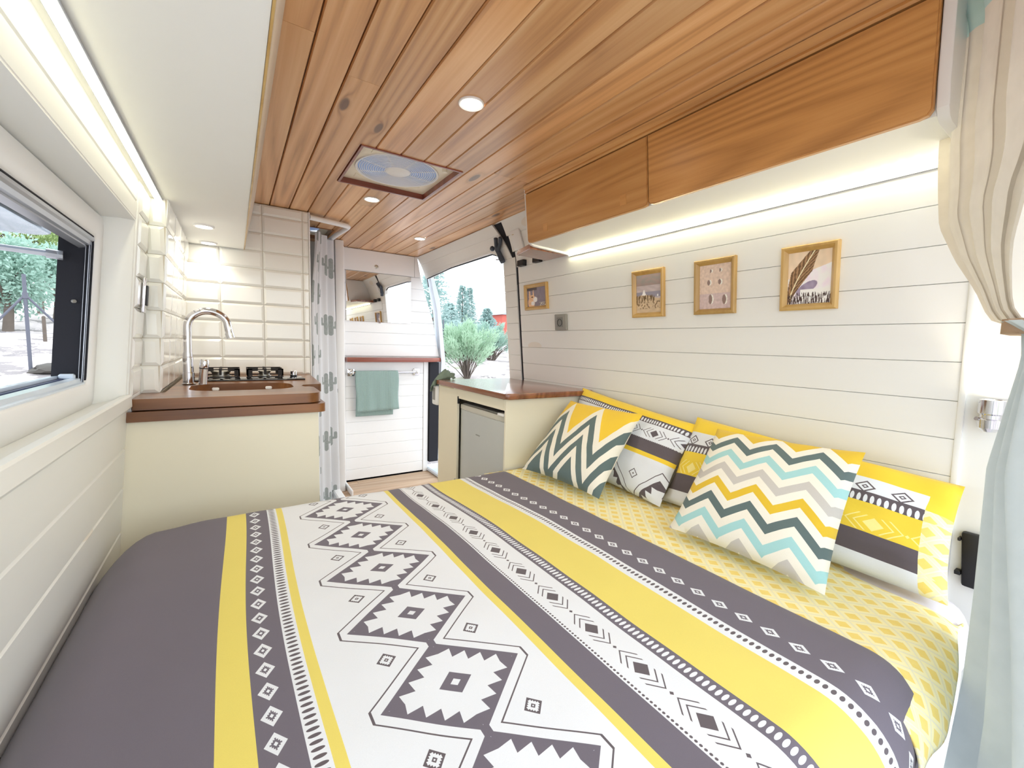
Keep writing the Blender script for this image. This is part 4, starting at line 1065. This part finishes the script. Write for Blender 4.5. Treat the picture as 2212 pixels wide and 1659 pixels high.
def paint_prints(u, v):
    n = fnz(u*14, v*18, 6); m_ = fnz(u*50, v*60, 2); c = [.70+.05*n+.03*m_, .63+.05*n+.03*m_, .58+.05*n+.03*m_]
    if v < .35: c = [k*.93 for k in c]; c[2] += .04
    for cx, cy, a, b_ in ((.36, .86, .03, .04), (.66, .86, .03, .04), (.30, .60, .05, .06), (.65, .60, .05, .06), (.36, .22, .06, .11), (.80, .20, .06, .11)):
        d = ((u-cx)/a)**2 + ((v-cy)/b_)**2; e = ((u-cx-.04)/a)**2 + ((v-cy)/b_)**2
        if e < 1: c = [.84, .79, .74]
        if d < 1: c = [.45, .38, .36]
    return c
def paint_feather(u, v):
    n = fnz(u*7, v*7, 4); c = [.74+.05*n, .67+.04*n, .58+.04*n]
    if v < .62 + .25*(u-.5): c = [.80+.06*n, .76+.05*n, .80+.05*n]
    if (u-.45)**2/.06 + (v-.30-.35*(u-.45))**2/.012 < 1: c = [.50+.1*n, .46+.1*n, .54+.1*n]
    if v < .28 and u > .3: c = [.84, .79, .76]
    ax = .04 + .62*max(0, v-.06)**1.35; d = (u-ax)*.85 - 0
    wdt = .16*(1-abs(v-.62)/.5) + .05
    if abs(d) < wdt:
        st = sin((v*46) - abs(d)*90 + 2*fnz(u*20, v*20)); c = [.44+.12*st, .34+.10*st, .24+.08*st]
        if abs(d) < .012: c = [.82, .74, .62]
    if v < .16 + .06*abs(sin(u*60)) and fnz(u*46, v*7, 3) > -.05: c = [.24, .18, .17]
    return c
def picture(label, y0, y1, z0, z1, painter, nu, nv, fw=.020):
    """y0 > y1: left edge first"""
    t = thing('picture_frame', label, 'picture', (wr((z0+z1)/2), (y0+y1)/2, (z0+z1)/2), 'gold framed pictures on the plank wall')
    def W(a, z, d): return (wr(z) - d, a, z)
    bm = nb(); R_ = []
    for i, d in ((0, 0), (0, .013), (.004, .017), (.010, .0175), (fw-.003, .010), (fw, .006), (fw, .003)):
        R_.append([bm.verts.new(W(a, z, d)) for a, z in ((y0-i, z0+i), (y1+i, z0+i), (y1+i, z1-i), (y0-i, z1-i))])
    for a, c_ in zip(R_, R_[1:]):
        for k in range(4): bm.faces.new((a[k], a[(k+1) % 4], c_[(k+1) % 4], c_[k]))
    obj('frame', bm, M['goldwood'], t, smooth=20)
    bm = nb(); cl_ = bm.loops.layers.float_color.new('Col')
    us, vs = lsp(0, 1, nu), lsp(0, 1, nv)
    cols = [[painter(u, v) for v in vs] for u in us]
    V = [[bm.verts.new(W((y0-fw)*(1-u) + (y1+fw)*u, (z0+fw)*(1-v) + (z1-fw)*v, .0045)) for v in vs] for u in us]
    for i in range(nu):
        for j in range(nv):
            f = bm.faces.new((V[i][j], V[i+1][j], V[i+1][j+1], V[i][j+1]))
            for l, (p, q) in zip(f.loops, ((i, j), (i+1, j), (i+1, j+1), (i, j+1))):
                c = [k_*1.30 for k_ in cols[p][q]]; l[cl_] = (lin(min(1, max(0, c[0]))), lin(min(1, max(0, c[1]))), lin(min(1, max(0, c[2]))), 1)
    obj('photo_print', bm, M['print'], t, smooth=0)
    return t
picture('small gold framed picture of a pale long eared animal, by the door pillar', 2.193, 1.966, .214, .365, paint_fox, 60, 60, .021)
picture('gold framed picture of a grassy dune with a white sail', 1.344, 1.174, .138, .341, paint_dune, 70, 90)
picture('gold framed picture of footprints in pale sand', 1.033, .869, .138, .341, paint_prints, 70, 90)
picture('gold framed picture of a brown feather over snowy slopes', .717, .556, .137, .338, paint_feather, 90, 110)
t = thing('wall_socket', 'grey power socket on the plank wall below the small picture', 'socket', (wr(.133), 1.855, .133))
f_ = lambda x, y, z: (x - .1*(z-.133), y, z); xw = wr(.133)
bm = nb(); box(bm, xw-.016, xw+.0005, 1.806, 1.903, .089, .177, .004, 2, fn=f_); obj('plate', bm, M['greyplastic'], t)
bm = nb(); box(bm, xw-.0185, xw-.015, 1.829, 1.880, .107, .160, .002, 1, fn=f_); obj('insert', bm, M['socketface'], t)
bm = nb(); lathe(bm, [(.020, .0186), (.020, .020), (.0175, .020), (.0165, .0125), (0, .0125)], (xw, 1.8545, .132), (-1, 0, -.1), 24); obj('well', bm, M['black'], t)
for dy in (-.006, .006):
    bm = nb(); lathe(bm, [(.0028, .0126), (.0028, .015), (0, .015)], (xw, 1.8545+dy, .132), (-1, 0, -.1), 8); obj('pin_hole', bm, M['steel'], t)
# dark figure-shaped hook by the door
t = thing('coat_hook', 'dark slate hook shaped like a climbing figure with raised arms', 'hook', (wr(.60)-.03, 2.42, .60))
def hw(y, z, d=.0): return (wr(z) - .026 - d - 1.0*max(0, z-.48)**2, y, z)
bm = nb(); tube(bm, [hw(2.391, .531), hw(2.406, .555), hw(2.419, .591), hw(2.428, .612), hw(2.434, .632)], [.017, .018, .0155, .016, .013], 12); obj('body', bm, M['hook'], t, smooth=60)
bm = nb(); lathe(bm, [(0, -.017), (.011, -.013), (.017, 0), (.011, .013), (0, .017)], hw(2.468, .622, .01), (0, .4, 1), 16); obj('head', bm, M['hook'], t, smooth=60)
for pts in ([hw(2.430, .626), hw(2.420, .650), hw(2.405, .674)], [hw(2.418, .606), hw(2.374, .642), hw(2.350, .669)]):
    bm = nb(); tube(bm, pts, [.0125, .012, .013], 10); obj('arm', bm, M['hook'], t, smooth=60)
bm = nb(); tube(bm, [hw(2.402, .548), hw(2.425, .545, .03)], .004, 8); obj('peg', bm, M['alu'], t)

# ------------------------------------------------------------------ partition fittings
t = thing('mirror', 'wide frameless mirror on the planked partition', 'mirror', (1.06, PY-.013, .36))
bm = nb(); prism(bm, rrect(.785, 1.338, .162, .574, .012, 3), 'X', 0, 1) if False else box(bm, .785, 1.338, PY-.0175, PY-.0122, .162, .5745, .001); obj('glass', bm, M['mirror'], t, smooth=0)
for x in (1.06,):
    bm = nb(); box(bm, x-.01, x+.01, PY-.020, PY-.0122, .155, .165, .002); obj('clip', bm, M['chrome'], t)
t = thing('shelf', 'narrow red brown shelf board below the mirror', 'shelf', (1.2, PY-.05, -.17))
bm = nb(); prism(bm, [(.773, PY-.10), (1.50, PY-.10), (1.655, PY-.02), (1.655, PY+.0), (1.62, PY-.0125), (.773, PY-.0125)], 'Z', -.177, -.140, bev=.003); obj('board', bm, M['mahog'], t)
t = thing('push_button', 'round steel push button above the mirror', 'button', (1.033, PY-.016, .628))
bm = nb(); lathe(bm, [(.016, 0), (.016, .003), (.012, .004), (.011, .002), (.009, .002), (.008, .005), (0, .006)], (1.033, PY-.016, .628), (0, -1, 0), 20); obj('button', bm, M['steel'], t)
t = thing('towel_rail', 'chrome towel rail on the lower partition', 'towel rail', (1.09, PY-.06, -.27))
for x in (.815, 1.388):
    bm = nb(); box(bm, x-.030, x+.030, PY-.034, PY-.0245, -.300, -.240, .006, 2); box(bm, x-.014, x+.014, PY-.082, PY-.034, -.284, -.256, .005, 2); obj('bracket', bm, M['chrome'], t)
bm = nb(); tube(bm, [(.805, PY-.066, -.268), (1.40, PY-.066, -.268)], .008, 12); obj('rail', bm, M['chrome'], t)
bm = nb()
def tow(u, s):
    x = .842 + .362*u + .004*sin(s*7+u*3); r = .0135
    Lf, Lb = .335, .375
    if s < 0: y, z = PY-.066-r, -.268 + s*Lf
    elif s < 1: a = pi*s; y, z = PY-.066 - r*cos(a), -.268 + r*sin(a)
    else: y, z = PY-.066+r, -.268 - (s-1)*Lb
    dep = max(0, -.268 - z)
    y -= (.004*sin(u*9) + .003*sin(u*23+1))*dep*3*(1 if s < 0 else .2)
    if s > 1: x = .858 + .318*u - .010*(s-1)
    if s < 0: z += .010*u*(-s); x += .006*(-s)
    return (x, y, z)
surf(bm, lsp(0, 1, 30), lsp(-1, 0, 16) + lsp(0, 1, 8)[1:] + lsp(1, 2, 16)[1:], tow)
m, b = newmat('ribbed_sage_towel'); x, y, z = sep(coord())
rib_ = tri(x*95.0); nn = noi(coord(), 160, 3)
put(b.inputs['Base Color'], mix(rib_*.5 + nn*.5, rgb(126, 152, 147), rgb(162, 184, 179))); b.inputs['Roughness'].default_value = .95; b.inputs['Sheen Weight'].default_value = .3
bump(b, rib_ + nn, .6, .003); M['towel'] = m
o = obj('towel', bm, M['towel'], None, 'ribbed sage green towel over the chrome rail', 'towel', smooth=80)
k_ = o.modifiers.new('thick', 'SOLIDIFY'); k_.thickness = .005; k_.offset = 0

# ------------------------------------------------------------------ shower corner
t = thing('shower_rail', 'white L shaped curtain rail under the ceiling', 'curtain rail', (.5, 3.2, .72))
bm = nb(); tube(bm, [(.404, 2.905, .735), (.60, 2.955, .735), (.632, 2.968, .735), (.645, 2.985, .735), (.646, 3.01, .735), (.625, 3.25, .735), (.605, 3.735, .735)], .016, 10); obj('track', bm, M['plastic_w'], t, smooth=60)
bm = nb(); box(bm, -.25, .64, 2.945, 3.735, FLOOR, FLOOR+.02); box(bm, .60, .655, 2.945, 3.735, FLOOR, -1.135, .008)
obj('shower_tray', bm, M['plastic_w'], None, 'white shower tray rim at the foot of the curtain', 'shower tray')
def cact():
    s, tt = uvs()
    row = mth('FLOOR', tt/.205); s2 = s + row*.11
    a = rep(s2, .230); d = rep(tt, .205)
    def cap(cx, cy, h, r):
        yy = mx(ab(d - cy) - h, 0.0); xx = a - cx; return (xx*xx + yy*yy) < r*r
    def hcap(cx, cy, h, r):
        xx = mx(ab(a - cx) - h, 0.0); yy = d - cy; return (xx*xx + yy*yy) < r*r
    g = mx(mx(cap(0.0, 0.0, .056, .0165), mx(cap(-.034, .022, .017, .0105), cap(.034, .006, .017, .0105))), mx(hcap(-.017, .003, .016, .0085), hcap(.017, -.013, .016, .0085)))
    n = noi(vec(s, tt, 0.0), 60, 2)
    return mix(g, rgb(238, 239, 242), mix(n, rgb(150, 158, 156), rgb(190, 196, 194)))
M['cactus'] = cloth_thin('cactus_print_curtain', rgb(240, 240, 242), .8, .35, cact)
bm = nb()
def curt(u, z):
    k = (z + 1.16)/1.88
    x = .415 + .215*u + .02*(1-k)*u; y = 3.02 + .42*u
    ph = u*2*pi*2.6; A = .030*(.55+.45*(1-k))
    n_ = Vector((.89, -.45)); o_ = A*sin(ph) + .012*sin(ph*2.3+1)
    sq_ = 1 - .25*sm(k, .75, 1.0)*(1-u)
    return (.63 + (x-.63)*sq_ + n_.x*o_, 3.44 + (y-3.44)*sq_ + n_.y*o_, z)
surf(bm, lsp(0, 1, 90), lsp(-1.16, .715, 24), curt, uv=lambda u, z: (u*.72, z))
obj('shower_curtain', bm, M['cactus'], None, 'white shower curtain printed with grey green cacti', 'shower curtain', smooth=80)
bm = nb(); tube(bm, [(.648, 3.462, -.42), (.655, 3.464, -.40), (.655, 3.464, -.375)], .008, 8); obj('curtain_magnet', bm, M['black'], None, 'small dark clip on the edge of the shower curtain', 'clip')
bm = nb(); box(bm, -.25, .55, 3.70, 3.735, FLOOR+.02, .757); obj('wall_shower', bm, plain('pale_grey_shower_panel', rgb(206, 210, 208), .4), None, 'pale grey shower wall behind the curtain', 'wall', kind='structure')

# ------------------------------------------------------------------ rear corner: curtain, lamp, latch
def csil(z):
    P = [(-.95, .20), (-.85, .186), (-.64, .176), (-.48, .178), (-.22, .186), (.0, .160), (.06, .165), (.085, .215), (.15, .240), (.22, .275), (.30, .305), (.45, .318), (.66, .322), (.78, .345)]
    for (a, p), (b_, q) in zip(P, P[1:]):
        if z <= b_: return p + (q-p)*(z-a)/(b_-a)
    return P[-1][1]
def curtain_col(upper):
    x, y, z = sep(coord())
    n = noi(coord(), 25, 3)
    if upper:
        base = mix(n, rgb(206, 199, 186), rgb(222, 215, 203))
        return mix(z > (.598 + noi(vec(x*9.0, y*9.0, 0.0), 1.0, 1)*.03), base, mix(n, rgb(166, 194, 190), rgb(188, 212, 208)))
    return mix(n, rgb(186, 196, 197), rgb(203, 211, 212))
M['cur_up'] = cloth_thin('gathered_curtain_sheer', rgb(230, 224, 216), .9, .35, lambda: curtain_col(True))
M['cur_lo'] = cloth_thin('gathered_curtain_blue', rgb(205, 218, 222), .9, .30, lambda: curtain_col(False))
t = thing('rear_curtain', 'pale gathered curtain tied back at the rear corner', 'curtain', (1.3, .2, .05))
bm = nb()
def cu(u, z):
    k = sm(z, .085, .40)                       # 0 at the tie, 1 above
    y0 = csil(z)*1.035; x0 = 1.40 - .03*k
    wdt = .115 + .33*k
    d = Vector((-.80, -.60)).normalized()
    A = .012 + .020*k; ph = u*2*pi*(3.6)
    o_ = A*sin(ph) + .35*A*sin(2.3*ph+1)
    nx, ny = -d.y, d.x
    if u < .05: o_ *= u/.05
    pinch = .015*(1-k)
    return (x0 + d.x*u*wdt + nx*o_*.8, y0 + d.y*u*wdt*.75 - abs(ny*o_)*.6, z)
surf(bm, lsp(0, 1, 80), lsp(.045, .80, 40), cu)
o = obj('upper_drape', bm, M['cur_up'], t, 'sheer cream upper drape with mint band', smooth=80)
bm = nb()
def cl2(u, z):
    k = sm(-z, -.05, .85)
    y0 = csil(z)*.965; x0 = 1.32 - .02*k
    wdt = .07 + .40*k
    d = Vector((-.93, -.36)).normalized()
    A = (.010 + .028*k)*min(1, u*6); ph = u*2*pi*3.1 + .4
    o_ = A*sin(ph)
    zz = z
    return (x0 + d.x*u*wdt - d.y*o_*.4, y0 + d.y*u*wdt - o_*.8, zz - .05*sm(-z, .6, .85)*u)
surf(bm, lsp(0, 1, 80), lsp(-.845, .075, 40), cl2)
obj('lower_drape', bm, M['cur_lo'], t, 'pale blue grey lower drape', smooth=80)
bm = nb(); prism(bm, rrect(1.285, 1.44, .125, .190, .028, 5), 'Z', .050, .080, bev=.010); obj('tieback', bm, plain('taupe_tieback', rgb(176, 150, 126), .9, bmp=.3), t)
t = thing('reading_lamp', 'chrome cylinder reading lamp on the rear corner panel', 'wall lamp', (1.54, .218, -.14))
bm = nb(); lathe(bm, [(0, 0), (.023, 0), (.023, .006), (.012, .010), (.012, .03), (0, .03)], (wr(-.15)+.004, .222, -.15), (-1, 0, -.1), 20); obj('mount', bm, M['chrome'], t)
bm = nb(); c0 = (wr(-.13)-.036, .218, -.178)
lathe(bm, [(0, 0), (.012, .001), (.021, .010), (.022, .030), (.019, .033), (.019, .042), (.0235, .045), (.0235, .078), (.020, .079), (.019, .074)], c0, (0, 0, 1), 24); obj('head', bm, M['chrome'], t)
bm = nb(); lathe(bm, [(0, .072), (.0195, .072), (.0195, .076), (0, .076)], c0, (0, 0, 1), 20); obj('lens', bm, M['lamp_glow'], t)
bm = nb(); tube(bm, [(c0[0]+.01, .228, -.152), (c0[0]-.012, .240, -.147)], .005, 8); obj('toggle', bm, M['chrome'], t)
l = bpy.data.lights.new('reading_lamp_beam', 'SPOT'); l.energy = 1.6; l.color = (1, .84, .58); l.spot_size = radians(100); l.spot_blend = .7; l.shadow_soft_size = .02
o = bpy.data.objects.new('reading_lamp_beam', l); COL.objects.link(o); o.parent = t; o.location = (c0[0]-1.54, 0, .055); o.rotation_euler = (pi, 0, 0)
t = thing('door_latch_cover', 'black plastic latch cover low on the rear corner panel', 'latch', (1.60, .225, -.53))
f_ = lambda x, y, z: (x - .1*(z+.53), y + .06*(z+.53), z)
bm = nb(); box(bm, 1.585, 1.607, .196, .246, -.60, -.452, .006, 2, fn=f_); obj('cover', bm, M['black'], t)
bm = nb(); box(bm, 1.582, 1.607, .2465, .252, -.478, -.470, .001, 1, fn=f_); obj('tab', bm, M['black'], t)
bm = nb(); box(bm, 1.582, 1.607, .2465, .258, -.572, -.562, .001, 1, fn=f_); obj('tab', bm, M['black'], t)
bm = nb(); lathe(bm, [(.004, .017), (.004, .0185), (0, .0185)], (1.601, .235, -.464), (-1, 0, 0), 10); obj('screw', bm, M['steel'], t)

# ------------------------------------------------------------------ outside things
def leafmat(name, a, b_, tr=.35):
    m, p = newmat(name); n = noi(coord(), 2.5, 3); n2 = noi(coord(), 30, 1)
    col = mix(n*.6 + n2*.4, a, b_); put(p.inputs['Base Color'], col); p.inputs['Roughness'].default_value = .7
    t = T.nodes.new('ShaderNodeBsdfTranslucent'); put(t.inputs[0], col); x = T.nodes.new('ShaderNodeMixShader'); x.inputs[0].default_value = tr
    T.links.new(p.outputs[0], x.inputs[1]); T.links.new(t.outputs[0], x.inputs[2]); T.links.new(x.outputs[0], T.nodes['Material Output'].inputs[0]); return m
M['leaf1'] = leafmat('olive_leaves', rgb(128, 158, 98), rgb(182, 200, 140)); M['leaf2'] = leafmat('blue_green_leaves', rgb(140, 176, 164), rgb(186, 210, 196))
M['leaf3'] = leafmat('silver_green_leaves', rgb(150, 184, 158), rgb(198, 220, 194)); M['leaf4'] = leafmat('conifer_needles', rgb(146, 176, 174), rgb(188, 208, 204))
M['bark'] = plain('grey_bark', rgb(104, 94, 86), .95, var=.2, bmp=.5, bscale=40); M['galv'] = plain('weathered_fence_metal', rgb(98, 100, 112), .7, var=.1)
def leaf(bm, p, d, l, w_):
    d = d.normalized(); s_ = d.cross(Vector((rnd.uniform(-1, 1), rnd.uniform(-1, 1), rnd.uniform(-1, 1)))).normalized()*w_
    e = p + d*l; mid = p + d*l*.5
    bm.faces.new([bm.verts.new(q) for q in (p, mid + s_, e, mid - s_)])
def rv():
    while True:
        v = Vector((rnd.uniform(-1, 1), rnd.uniform(-1, 1), rnd.uniform(-1, 1)))
        if .05 < v.length < 1: return v
def tree(label, x, y, h, r, mat, n=2600, sz=.16, group=None):
    z0 = gz(x, y) - .05; t = thing('bushy_tree', label, 'tree', (x, y, z0), group)
    bm = nb(); tube(bm, [(x, y, z0), (x+.05, y, z0+h*.3), (x-.03, y+.03, z0+h*.7)], [.09, .07, .03], 8)
    for k in range(7):
        a = k*2.4; tube(bm, [(x, y, z0+h*(.25+.05*k)), (x+cos(a)*r*.6, y+sin(a)*r*.6, z0+h*(.45+.05*k))], [.035, .012], 5)
    obj('trunk', bm, M['bark'], t, smooth=60)
    bm = nb(); cl_ = [(Vector((x, y, z0+h*.58)) + Vector((q.x*r*.75, q.y*r*.75, q.z*h*.33)), rnd.uniform(.3, .55)*r) for q in [rv() for _ in range(26)]]
    for i in range(n):
        c, rr = cl_[rnd.randrange(len(cl_))]; q = rv().normalized(); p = c + q*rr*rnd.uniform(.6, 1)
        leaf(bm, p, q + rv()*.8, sz*rnd.uniform(.6, 1.3), sz*.3)
    o = obj('foliage', bm, mat, t, smooth=0); o['kind'] = 'stuff'
def polar(az, d): return d*sin(radians(az)), d*cos(radians(az))
for lb, az, d, h, r, m_, n in (('broad olive green tree at the left of the side window view', -17.0, 17.6, 4.5, 1.15, 'leaf1', 9000),
                               ('olive green tree in the middle of the side window view, behind the fence post', -14.6, 20.4, 4.9, 1.25, 'leaf1', 9000),
                               ('olive green tree against the black window jamb', -11.8, 23.6, 5.2, 1.35, 'leaf1', 8000),
                               ('low blue green bush at the far field edge, left of the fence post', -16.6, 13.6, 2.0, .80, 'leaf2', 6000),
                               ('low blue green bush at the far field edge, right of the fence post', -13.6, 15.3, 2.2, .90, 'leaf2', 6000)):
    X_, Y_ = polar(az, d); tree(lb, X_, Y_, h, r, M[m_], n, .085, 'trees beyond the side window')
# fence: post with two braces, short stake, wires
FX_, FYY = polar(-15.45, 9.0); rg_ = Vector((cos(radians(-15.45)), -sin(radians(-15.45)), 0))
zg = gz(FX_, FYY)
t = thing('fence_post', 'grey fence post with two diagonal braces outside the side window', 'fence post', (FX_, FYY, zg))
bm = nb(); tube(bm, [(FX_, FYY, zg-.1), (FX_, FYY, .78)], .021, 8); obj('post', bm, M['galv'], t)
for sg in (-1, 1):
    e = Vector((FX_, FYY, .50)) + rg_*sg*.80; zz = gz(e.x, e.y)
    bm = nb(); tube(bm, [(FX_, FYY, .50), (e.x, e.y, zz-.05)], .015, 8); obj('brace', bm, M['galv'], t)
bm = nb(); lathe(bm, [(0, -.05), (.030, -.04), (.030, .04), (0, .05)], (FX_, FYY, .49), n=10); obj('collar', bm, M['galv'], t)
a_ = Vector((FX_, FYY, 0)) - rg_*1.6; b_ = Vector((FX_, FYY, 0)) + rg_*1.6
for hz in (-.33, -.02, .3):
    bm = nb(); tube(bm, [(a_.x, a_.y, hz-.03), (FX_, FYY, hz), (b_.x, b_.y, hz-.03)], .0022, 4); obj('wire', bm, M['galv'], t)
X_, Y_ = polar(-14.45, 12.5); zz = gz(X_, Y_)
bm = nb(); tube(bm, [(X_, Y_, zz-.1), (X_, Y_, zz+.48), (X_, Y_, zz+.50)], [.03, .028, .012], 8)
obj('stake', bm, M['bark'], None, 'short wooden stake in the field behind the fence post', 'stake', base=(X_, Y_, zz))
for i, (az, d, s_) in enumerate(((-16.6, 6.9, .28), (-14.9, 7.9, .36), (-13.5, 8.9, .34))):
    X_, Y_ = polar(az, d); zz = gz(X_, Y_)
    bm = nb(); bmesh.ops.create_icosphere(bm, subdivisions=3, radius=1)
    for v_ in bm.verts:
        k_ = 1 + .35*fnz(v_.co.x*2+i, v_.co.y*2, v_.co.z*2); v_.co = Vector((X_ + v_.co.x*s_*k_, Y_ + v_.co.y*s_*.6*k_, zz + .02 + v_.co.z*s_*.28*k_))
    obj('earth_clod', bm, plain('dark_earth_%d' % i, rgb(92, 88, 84), 1, var=.2, bmp=.6, bscale=20), None,
        ('dark mound of earth left of the fence post foot', 'dark mound of earth around the fence post foot', 'dark mound of earth beside the black window jamb')[i], 'mound', base=(X_, Y_, zz))
# seen through the side door
def conifer(label, az, d, h, r):
    x, y = polar(az, d); z0 = gz(x, y); t = thing('conifer', label, 'tree', (x, y, z0), 'conifers beyond the side door')
    bm = nb(); tube(bm, [(x, y, z0-.1), (x, y, z0+h)], [.10, .015], 7); obj('trunk', bm, M['bark'], t)
    bm = nb()
    for i in range(26):
        f = (i+.5)/26; zc = z0 + h*(.08+.92*f); rr = r*(1-f)**.8+.05
        for k in range(int(26 - 14*f)):
            a = rnd.uniform(0, 2*pi); L_ = rr*rnd.uniform(.6, 1.1)
            for q in range(5):
                p = Vector((x + cos(a)*L_*(q+1)/5, y + sin(a)*L_*(q+1)/5, zc - .25*L_*(q/5)**1.5 + rnd.uniform(-.05, .05)))
                leaf(bm, p, Vector((cos(a)+rnd.uniform(-.8, .8), sin(a)+rnd.uniform(-.8, .8), rnd.uniform(-.3, .5))), .22, .05)
    o = obj('foliage', bm, M['leaf4'], t, smooth=0); o['kind'] = 'stuff'
conifer('tall dark conifer at the left edge of the side door view', 22.6, 24, 4.6, 1.5)
conifer('narrow conifer, left of the pair above the shrub', 26.35, 32.5, 4.2, 1.0)
conifer('narrow conifer, right of the pair above the shrub', 27.25, 36, 4.5, 1.0)
conifer('low conifer beside the red cabin', 29.6, 29, 2.3, 1.0)
conifer('low conifer between the door frame and the pair of conifers', 24.7, 28, 2.5, 1.1)
x, y = polar(33.1, 34); z0 = gz(x, y)
t = thing('red_cabin', 'small red cabin with pale upper wall far beyond the shrub', 'cabin', (x, y, z0))
bm = nb(); box(bm, x-1.6, x+1.6, y-1, y+1, z0-.2, z0+2.2); obj('wall', bm, plain('faded_red_boards', rgb(206, 104, 92), .8), t)
bm = nb(); prism(bm, [(x-1.8, z0+2.2), (x+1.8, z0+2.2), (x, z0+3.0)], 'Y', y-1.2, y+1.2); obj('roof', bm, plain('pale_grey_roof', rgb(170, 176, 184), .8), t)
for xx in (x-.9, x+.35):
    bm = nb(); box(bm, xx, xx+.6, y-1.05, y-.98, z0+1.0, z0+1.8); obj('window', bm, plain('cabin_window_white', rgb(236, 240, 244), .5), t)
    bm = nb(); box(bm, xx+.06, xx+.26, y-1.07, y-1.04, z0+1.06, z0+1.74); box(bm, xx+.34, xx+.54, y-1.07, y-1.04, z0+1.06, z0+1.74); obj('pane', bm, plain('cabin_pane_dark', rgb(60, 66, 84), .2), t)
def shrub(name, label, az, d, h, r, mat, n, stems, sz, base=0.12, sr=.016):
    x, y = polar(az, d); z0 = gz(x, y)-.03; t = thing(name, label, 'shrub', (x, y, z0))
    bm = nb(); tips = []
    for i in range(stems):
        a = rnd.uniform(0, 2*pi); rr = r*rnd.uniform(.15, 1); hh = h*rnd.uniform(.55, 1)*(1-.25*(rr/r)**2)
        p = [(x + cos(a)*base*rnd.random(), y + sin(a)*base*rnd.random(), z0)]
        for k in (.35, .7, 1): p.append((x + cos(a)*rr*k**1.1 + rnd.uniform(-.03, .03), y + sin(a)*rr*k**1.1, z0 + hh*k**.85))
        tube(bm, p, [sr, sr*.75, sr*.45, sr*.18], 5); tips.append([Vector(q) for q in p])
    obj('stem', bm, M['bark'], t, smooth=60)
    bm = nb()
    for i in range(n):
        s_ = tips[rnd.randrange(len(tips))]; f = rnd.uniform(.35, 1)**.7
        k = f*3; j = min(2, int(k)); p = s_[j].lerp(s_[j+1], k-j) + rv()*.09
        leaf(bm, p, (s_[3]-s_[0]).normalized()*.8 + rv()*.7, sz*rnd.uniform(.6, 1.3), sz*.10)
    o = obj('foliage', bm, mat, t, smooth=0); o['kind'] = 'stuff'
shrub('shrub', 'feathery silver green shrub just outside the side door', 27.1, 8.3, 1.20, .74, M['leaf3'], 11000, 54, .085, .05, .009)
shrub('dark_shrub', 'darker round shrub behind the feathery one on the right', 30.3, 12.6, 1.1, 1.0, M['leaf2'], 8000, 40, .10)
shrub('dark_shrub', 'dark grey green shrub hidden behind the middle of the feathery one', 27.4, 16.5, 1.3, 1.2, M['leaf4'], 7000, 40, .10)
shrub('dark_shrub', 'dark low shrub behind the feathery one on the left', 24.6, 14.5, 1.05, .8, M['leaf4'], 5000, 30, .10)
X_, Y_ = polar(23.9, 8.2); zz = gz(X_, Y_)
bm = nb(); tube(bm, [(X_, Y_, zz-.1), (X_, Y_, .42), (X_, Y_, .44)], [.016, .014, .006], 8)
obj('garden_stake', bm, M['galv'], None, 'thin dark stake outside the side door, left of the shrub', 'stake', base=(X_, Y_, zz))
